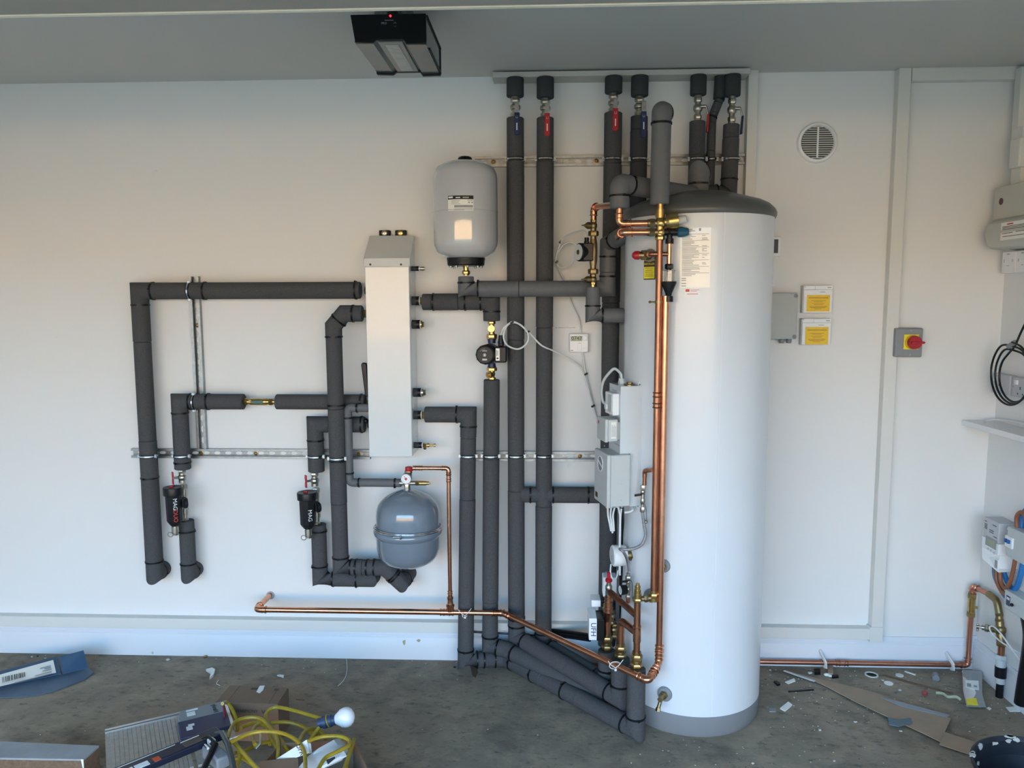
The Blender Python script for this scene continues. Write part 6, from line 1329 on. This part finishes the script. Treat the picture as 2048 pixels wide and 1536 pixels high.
hold = part('lamp_holder', MB().stack(h0-hd_*.004, hd_, [(.016, .017), (.012, .0205), (.004, .0175), (.014, .0195), (.012, .017)]), mat('navy_holder', (0.03, 0.05, 0.10), 0.5), t)
part('yellow_ring', MB().torus(h0+hd_*.030, hd_+V(0, 0, .2), .020, .0022, 24, 6), CABLEY, hold)
hb = h0+hd_*.052
bl_ = part('bulb', MB().lathe(hb, hd_, [(0, .0135), (.006, .0175), (.022, .0285), (.030, .0315), (.040, .0325), (.050, .030), (.060, .022), (.066, .010), (.067, .002)], 32), mat('bulb_white', (0.80, 0.80, 0.82), 0.2, var=0.01, coat=0.4), t)
part('bulb_collar', MB().lathe(hb+hd_*.0215, hd_, [(0, .0288), (.002, .0294)], 32), WHT, bl_)
# bucket
BC = V(1.455, -1.205, 0); t = thing('bucket', 'black bucket with dried white plaster on its rim at the bottom right corner', 'bucket', BC)
part('shell', MB().lathe(BC, UZ, [(.0, .135), (.10, .155), (.255, .178), (.256, .190), (.268, .192), (.270, .186), (.262, .181), (.10, .150), (.012, .130), (.011, .01)], 64), BUCK, t)
random.seed(21)
for k in range(14):
    a = math.radians(random.uniform(60, 200)); r_ = random.uniform(.170, .188); zz_ = .268 if r_ > .183 else .262-(.183-r_)*2.2
    p = BC+V(math.cos(a)*r_, math.sin(a)*r_, zz_); n_ = 7; rr2 = random.uniform(.005, .013)
    td = V(-math.sin(a), math.cos(a), 0); nd = V(-math.cos(a), -math.sin(a), .25).normalized() if r_ < .183 else UZ; od = td.cross(nd)
    part('plaster_splash', MB().prism([p+td*math.cos(2*PI*i/n_)*rr2*random.uniform(.6, 1.5)+od*math.sin(2*PI*i/n_)*rr2*random.uniform(.4, .9)-nd*.001 for i in range(n_)], nd*.004), PLAS, t)
# right floor: cardboard strips and scraps
cs = thing('cardboard_strip', 'long torn brown cardboard strip lying on the concrete right of the cylinder', 'cardboard', G(1750, 1410, 0))
CARDS = mat('strip_card_lit', (0.36, 0.26, 0.18), 0.9, var=0.08, scale=14)  # lighter copy of the cardboard, brighter light put into its colour
part('sheet', MB().prism([G(*zR(*p), z) for p, z in (((360, 815), .004), ((620, 880), .006), ((910, 950), .012), ((1160, 1035), .014), ((1500, 1150), .010), ((1425, 1325), .006), ((1250, 1240), .008), ((1000, 1125), .010), ((800, 1030), .010), ((560, 905), .006))], (0, 0, .003)), CARDS, cs)
part('folded_end', MB().prism([G(*zR(*p), z) for p, z in (((1455, 1252), .012), ((1690, 1330), .006), ((1645, 1420), .004), ((1415, 1345), .008))], (0, 0, .003)), CARDS, cs)
part('grey_edge', MB().prism([G(*zR(*p), z) for p, z in (((975, 990), .018), ((1150, 1035), .022), ((1490, 1125), .018), ((1470, 1140), .014), ((1120, 1055), .016))], (0, 0, .003)), MIDG, cs)
part('torn_blue_end', MB().prism([G(*zR(*p), .014) for p in ((1030, 1145), (1110, 1165), (1200, 1150), (1215, 1180), (1110, 1210), (1040, 1195))], (0, 0, .004)), mat('torn_blue_grey', (0.12, 0.17, 0.20), 0.7), cs)
F = 'scraps on the floor right of the cylinder'
flat('wood_strip', [zR(250, 788), zR(262, 784), zR(490, 862), zR(480, 868)], GREYP, 'thin pale strip at the tip of the long cardboard piece', 'strip', .004, .006)
P = G(*zR(908, 818), .002)
solo('ring_washer', MB().lathe(P, UZ, [(-.002, .021), (-.002, .028), (.001, .028), (.001, .021), (-.002, .021)], 40), LABEL, 'white plastic ring lying flat by the skirting pipe', 'ring')
for (x_, y_, r_, lab) in ((1118, 826, .016, 'white disc on the floor nearer the skirting'), (1036, 886, .018, 'white disc on the floor just in front of the ring')):
    solo('plastic_disc', MB().cyl(G(*zR(x_, y_), 0), G(*zR(x_, y_), 0)+UZ*.003, r_), LABEL, lab, 'disc', F)
flat('tile_spacer_card', [zR(262, 872), zR(330, 846), zR(340, 866), zR(285, 886)], LABEL, 'small white card near the foot of the cylinder', 'scrap', .003)
flat('foam_scrap', [zR(225, 1068), (1500+285/3.737, 1130+1020/3.737), zR(316, 1042), zR(290, 1066), zR(262, 1088)], LABEL, 'white wedge shaped scrap on the floor right of the cylinder base', 'scrap', .005)
flat('grey_chip', [zR(140, 1068), zR(195, 1072), zR(192, 1094), zR(145, 1092)], MIDG, 'grey square chip beside the cylinder base', 'scrap', .004)
flat('cable_offcut', [zR(285, 940), zR(475, 925), zR(478, 932), zR(288, 946)], BLK, 'thin black offcut lying in front of the cardboard tip', 'offcut', .004)
flat('black_offcut', [zR(178, 866), zR(200, 862), zR(226, 886), zR(206, 892)], BLK, 'short black offcut at the cylinder foot', 'offcut', .008)
flat('black_offcut', [zR(610, 822), zR(660, 818), zR(662, 832), zR(615, 836)], BLK, 'black offcut below the skirting pipe, beside the white lump', 'offcut', .008)
flat('black_fitting', [zR(480, 775), zR(525, 772), zR(527, 798), zR(484, 800)], BLK, 'small black plastic fitting against the skirting', 'offcut', .014)
solo('plaster_lump', MB().sph(G(*zR(575, 820), .006), .011, (1.2, .9, .6)).sph(G(*zR(598, 828), .005), .008, (1.3, 1, .6)), LABEL, 'white plaster lump under the skirting pipe', 'lump')
flat('plaster_flake', [zR(432, 800), zR(462, 796), zR(466, 806), zR(440, 812)], LABEL, 'flat white flake between the cylinder and the black fitting', 'flake', .003)
flat('card_chip', [zR(300, 782), zR(340, 778), zR(368, 800), zR(365, 818), zR(300, 796)], CARD, 'pale brown card chip by the skirting next to the cylinder', 'scrap', .004)
flat('wood_peg', [zR(580, 752), zR(620, 752), zR(622, 806), zR(584, 808)], mat('raw_wood', (0.38, 0.27, 0.17), 0.8), 'small wooden block under the skirting pipe', 'block', .014)
solo('dark_pipe_plug', MB().cyl(G(*zR(1385, 822), .012), G(*zR(1390, 850), .010), .014), MIDG, 'dark grey pipe cap lying near the corner', 'cap')
flat('white_sliver', [zR(1155, 792), zR(1165, 790), zR(1240, 815), zR(1236, 820)], LABEL, 'white sliver beside the dark cap and skirting', 'sliver', .004)
flat('wood_sliver', [zR(975, 822), zR(1010, 818), zR(1330, 905), zR(1500, 950), zR(1495, 956), zR(1200, 885)], WOODE, 'long thin brown splinter on the floor behind the cardboard', 'splinter', .003)
solo('curled_ribbon', MB().sweep(smooth([G(*zR(1390, 955), .004), G(*zR(1440, 960), .008), G(*zR(1480, 985), .005), G(*zR(1540, 985), .01), G(*zR(1575, 1008), .004)], 5), .003, 6, flat=2), mat('pale_green_strip', (0.45, 0.45, 0.30), 0.6), 'pale curled tape scrap left of the plastic bag on the floor', 'tape')
flat('red_plastic_bit', [zR(1285, 940), zR(1305, 932), zR(1328, 946), zR(1318, 964), zR(1290, 960)], mat('faded_red', (0.40, 0.05, 0.05), 0.5), 'small red plastic bit on the floor near the corner', 'scrap', .009)
fb_ = thing('empty_bag', 'flattened clear plastic bag with white and yellow labels in the corner', 'plastic bag', G(1940, 1380, 0))
bb = [zR(1585, 785), zR(1735, 795), zR(1735, 970), zR(1765, 1065), zR(1618, 1060), zR(1592, 940)]
part('film', MB().prism([G(a[0], a[1], z) for a, z in zip(bb, (.03, .03, .012, .006, .006, .012))], (0, 0, .0015)), mat('bag_grey_film', (0.72, 0.73, 0.72), 0.2, trans=.7, var=.02), fb_)
pl_ = part('paper_label', MB().prism([G(*zR(*p), z) for p, z in (((1608, 862), .0245), ((1708, 866), .0245), ((1712, 935), .0165), ((1612, 920), .0165))], (0, 0, .001)), LABEL, fb_)
part('print', MB().prism([G(*zR(*p), .0215) for p in ((1620, 880), (1650, 882), (1654, 912), (1624, 908))], (0, 0, .0012)).prism([G(*zR(*p), .021) for p in ((1670, 900), (1695, 902), (1698, 915), (1674, 912))], (0, 0, .0012)), INKG, pl_)
part('yellow_label', MB().prism([G(*zR(*p), z) for p, z in (((1614, 1000), .0125), ((1690, 995), .0125), ((1706, 1050), .0095), ((1624, 1044), .0095))], (0, 0, .001)), YEL2, fb_)
flat('paper_scrap', [zR(1912, 1062), zR(1985, 1056), zR(2028, 1080), zR(2020, 1094), zR(1940, 1094)], LABEL, 'white paper scrap on the floor against the right skirting', 'scrap', .002)
flat('paper_scrap', [zR(1768, 1066), zR(1786, 1060), zR(1805, 1072), zR(1790, 1084)], LABEL, 'tiny white scrap at the lower corner of the flattened bag', 'scrap', .002)
# left floor bits
solo('plaster_chunk', MB().sph(G(307, 1304, .012), .014, (.9, .7, 1)), PLAS, 'pale plaster chunk against the left skirting', 'plaster')
solo('plaster_chunk', MB().sph(G(336, 1319, .004), .008, (1.2, .9, .6)), PLAS, 'small pale plaster crumb in front of the left skirting', 'plaster')
flat('white_curl', [(412, 1338), (424, 1335), (430, 1338), (427, 1349), (419, 1355), (422, 1345)], LABEL, 'bright white folded scrap on the concrete left of the closed box', 'scrap', .01)
solo('brass_screw', MB().cyl(G(407, 1314, .004), G(414, 1312, .004), .005), BRASS, 'small brass nut at the foot of the left skirting', 'nut')
solo('plastic_curl', MB().sweep(smooth([G(437, 1360, .003), G(433, 1367, .006), G(440, 1371, .003)], 4), .0015, 6), LABEL, 'tiny white curl behind the closed cardboard box', 'curl')
flat('white_wedge', [(554, 1350), (560, 1349), (568, 1350), (567, 1354), (562, 1352)], LABEL, 'small white wedge on the floor behind the closed cardboard box', 'scrap', .005)
solo('cable_strand', MB().sweep(smooth([G(693, 1318, .003), G(694, 1340, .003), G(689, 1358, .004), G(676, 1372, .003)], 5), .0016, 6), GREYP, 'thin pale curved strand on the concrete in the middle', 'strand')
flat('wood_splinter', [(592, 1397.5), (609, 1398.5), (609, 1400), (592, 1399)], CARD, 'short splinter right of the closed cardboard box', 'splinter', .002)
for k, (x_, y_, w_3, h_3) in enumerate(((808, 1284, 8, 11), (838, 1281, 10, 6))):
    P = W(x_, y_, .0185); n_ = 8
    solo('skirting_stain', MB().prism([P+V(math.cos(2*PI*i/n_)*w_3*.0022*.5*random.uniform(.5, 1.2), 0, math.sin(2*PI*i/n_)*h_3*.0022*.6*random.uniform(.5, 1.2)) for i in range(n_)], (0, -.0006, 0)), mat('tan_stain'+str(k), (0.42, 0.36, 0.26), 0.8), ['brown paint chip mark on the skirting, left of the pair', 'brown paint chip mark on the skirting, right of the pair'][k], 'stain')
solo('rust_stain', MB().prism([G(*p, 0.0006) for p in ((940, 1330), (953, 1331), (956, 1345), (951, 1356), (944, 1350))], (0, 0, .0008)), mat('rust_stain', (0.10, 0.055, 0.035), 0.9), 'dark brown stain on the concrete below the pipe bend', 'stain')
# fine crumbs over the whole floor: uncountable
random.seed(99); mb = MB()
for k in range(650):
    z_ = random.random()
    if z_ < .45: x_, y_ = random.uniform(.85, 1.88), -random.uniform(.03, .55)
    elif z_ < .6: x_, y_ = random.uniform(.3, 1.3), -random.uniform(.6, 1.2)
    elif z_ < .75: x_, y_ = random.uniform(-2.4, 1.2), -abs(random.gauss(0, .05))-.03
    else: x_, y_ = random.uniform(-2.3, 1.6), -random.uniform(.05, 1.2)
    if (x_-TX)**2+(y_-TY)**2 < .29**2: continue
    s_ = random.uniform(.0006, .0026) if random.random() < .965 else random.uniform(.004, .006); a = random.uniform(0, PI)
    n_ = random.choice((3, 4, 5)); mb.m = 0 if random.random() < .7 else (1 if random.random() < .6 else 2)
    mb.prism([V(x_+math.cos(a+2*PI*i/n_)*s_*random.uniform(.6, 1.6), y_+math.sin(a+2*PI*i/n_)*s_*random.uniform(.5, 1.1), 0) for i in range(n_)], (0, 0, s_*.7))
solo('floor_crumbs', mb, [mat('crumb_white', (0.62, 0.60, 0.55), 0.8), CARD, BLKM], 'fine pale crumbs and dust scattered over the grey concrete floor', 'debris', stuff=True, loc=(0, -.3, 0))
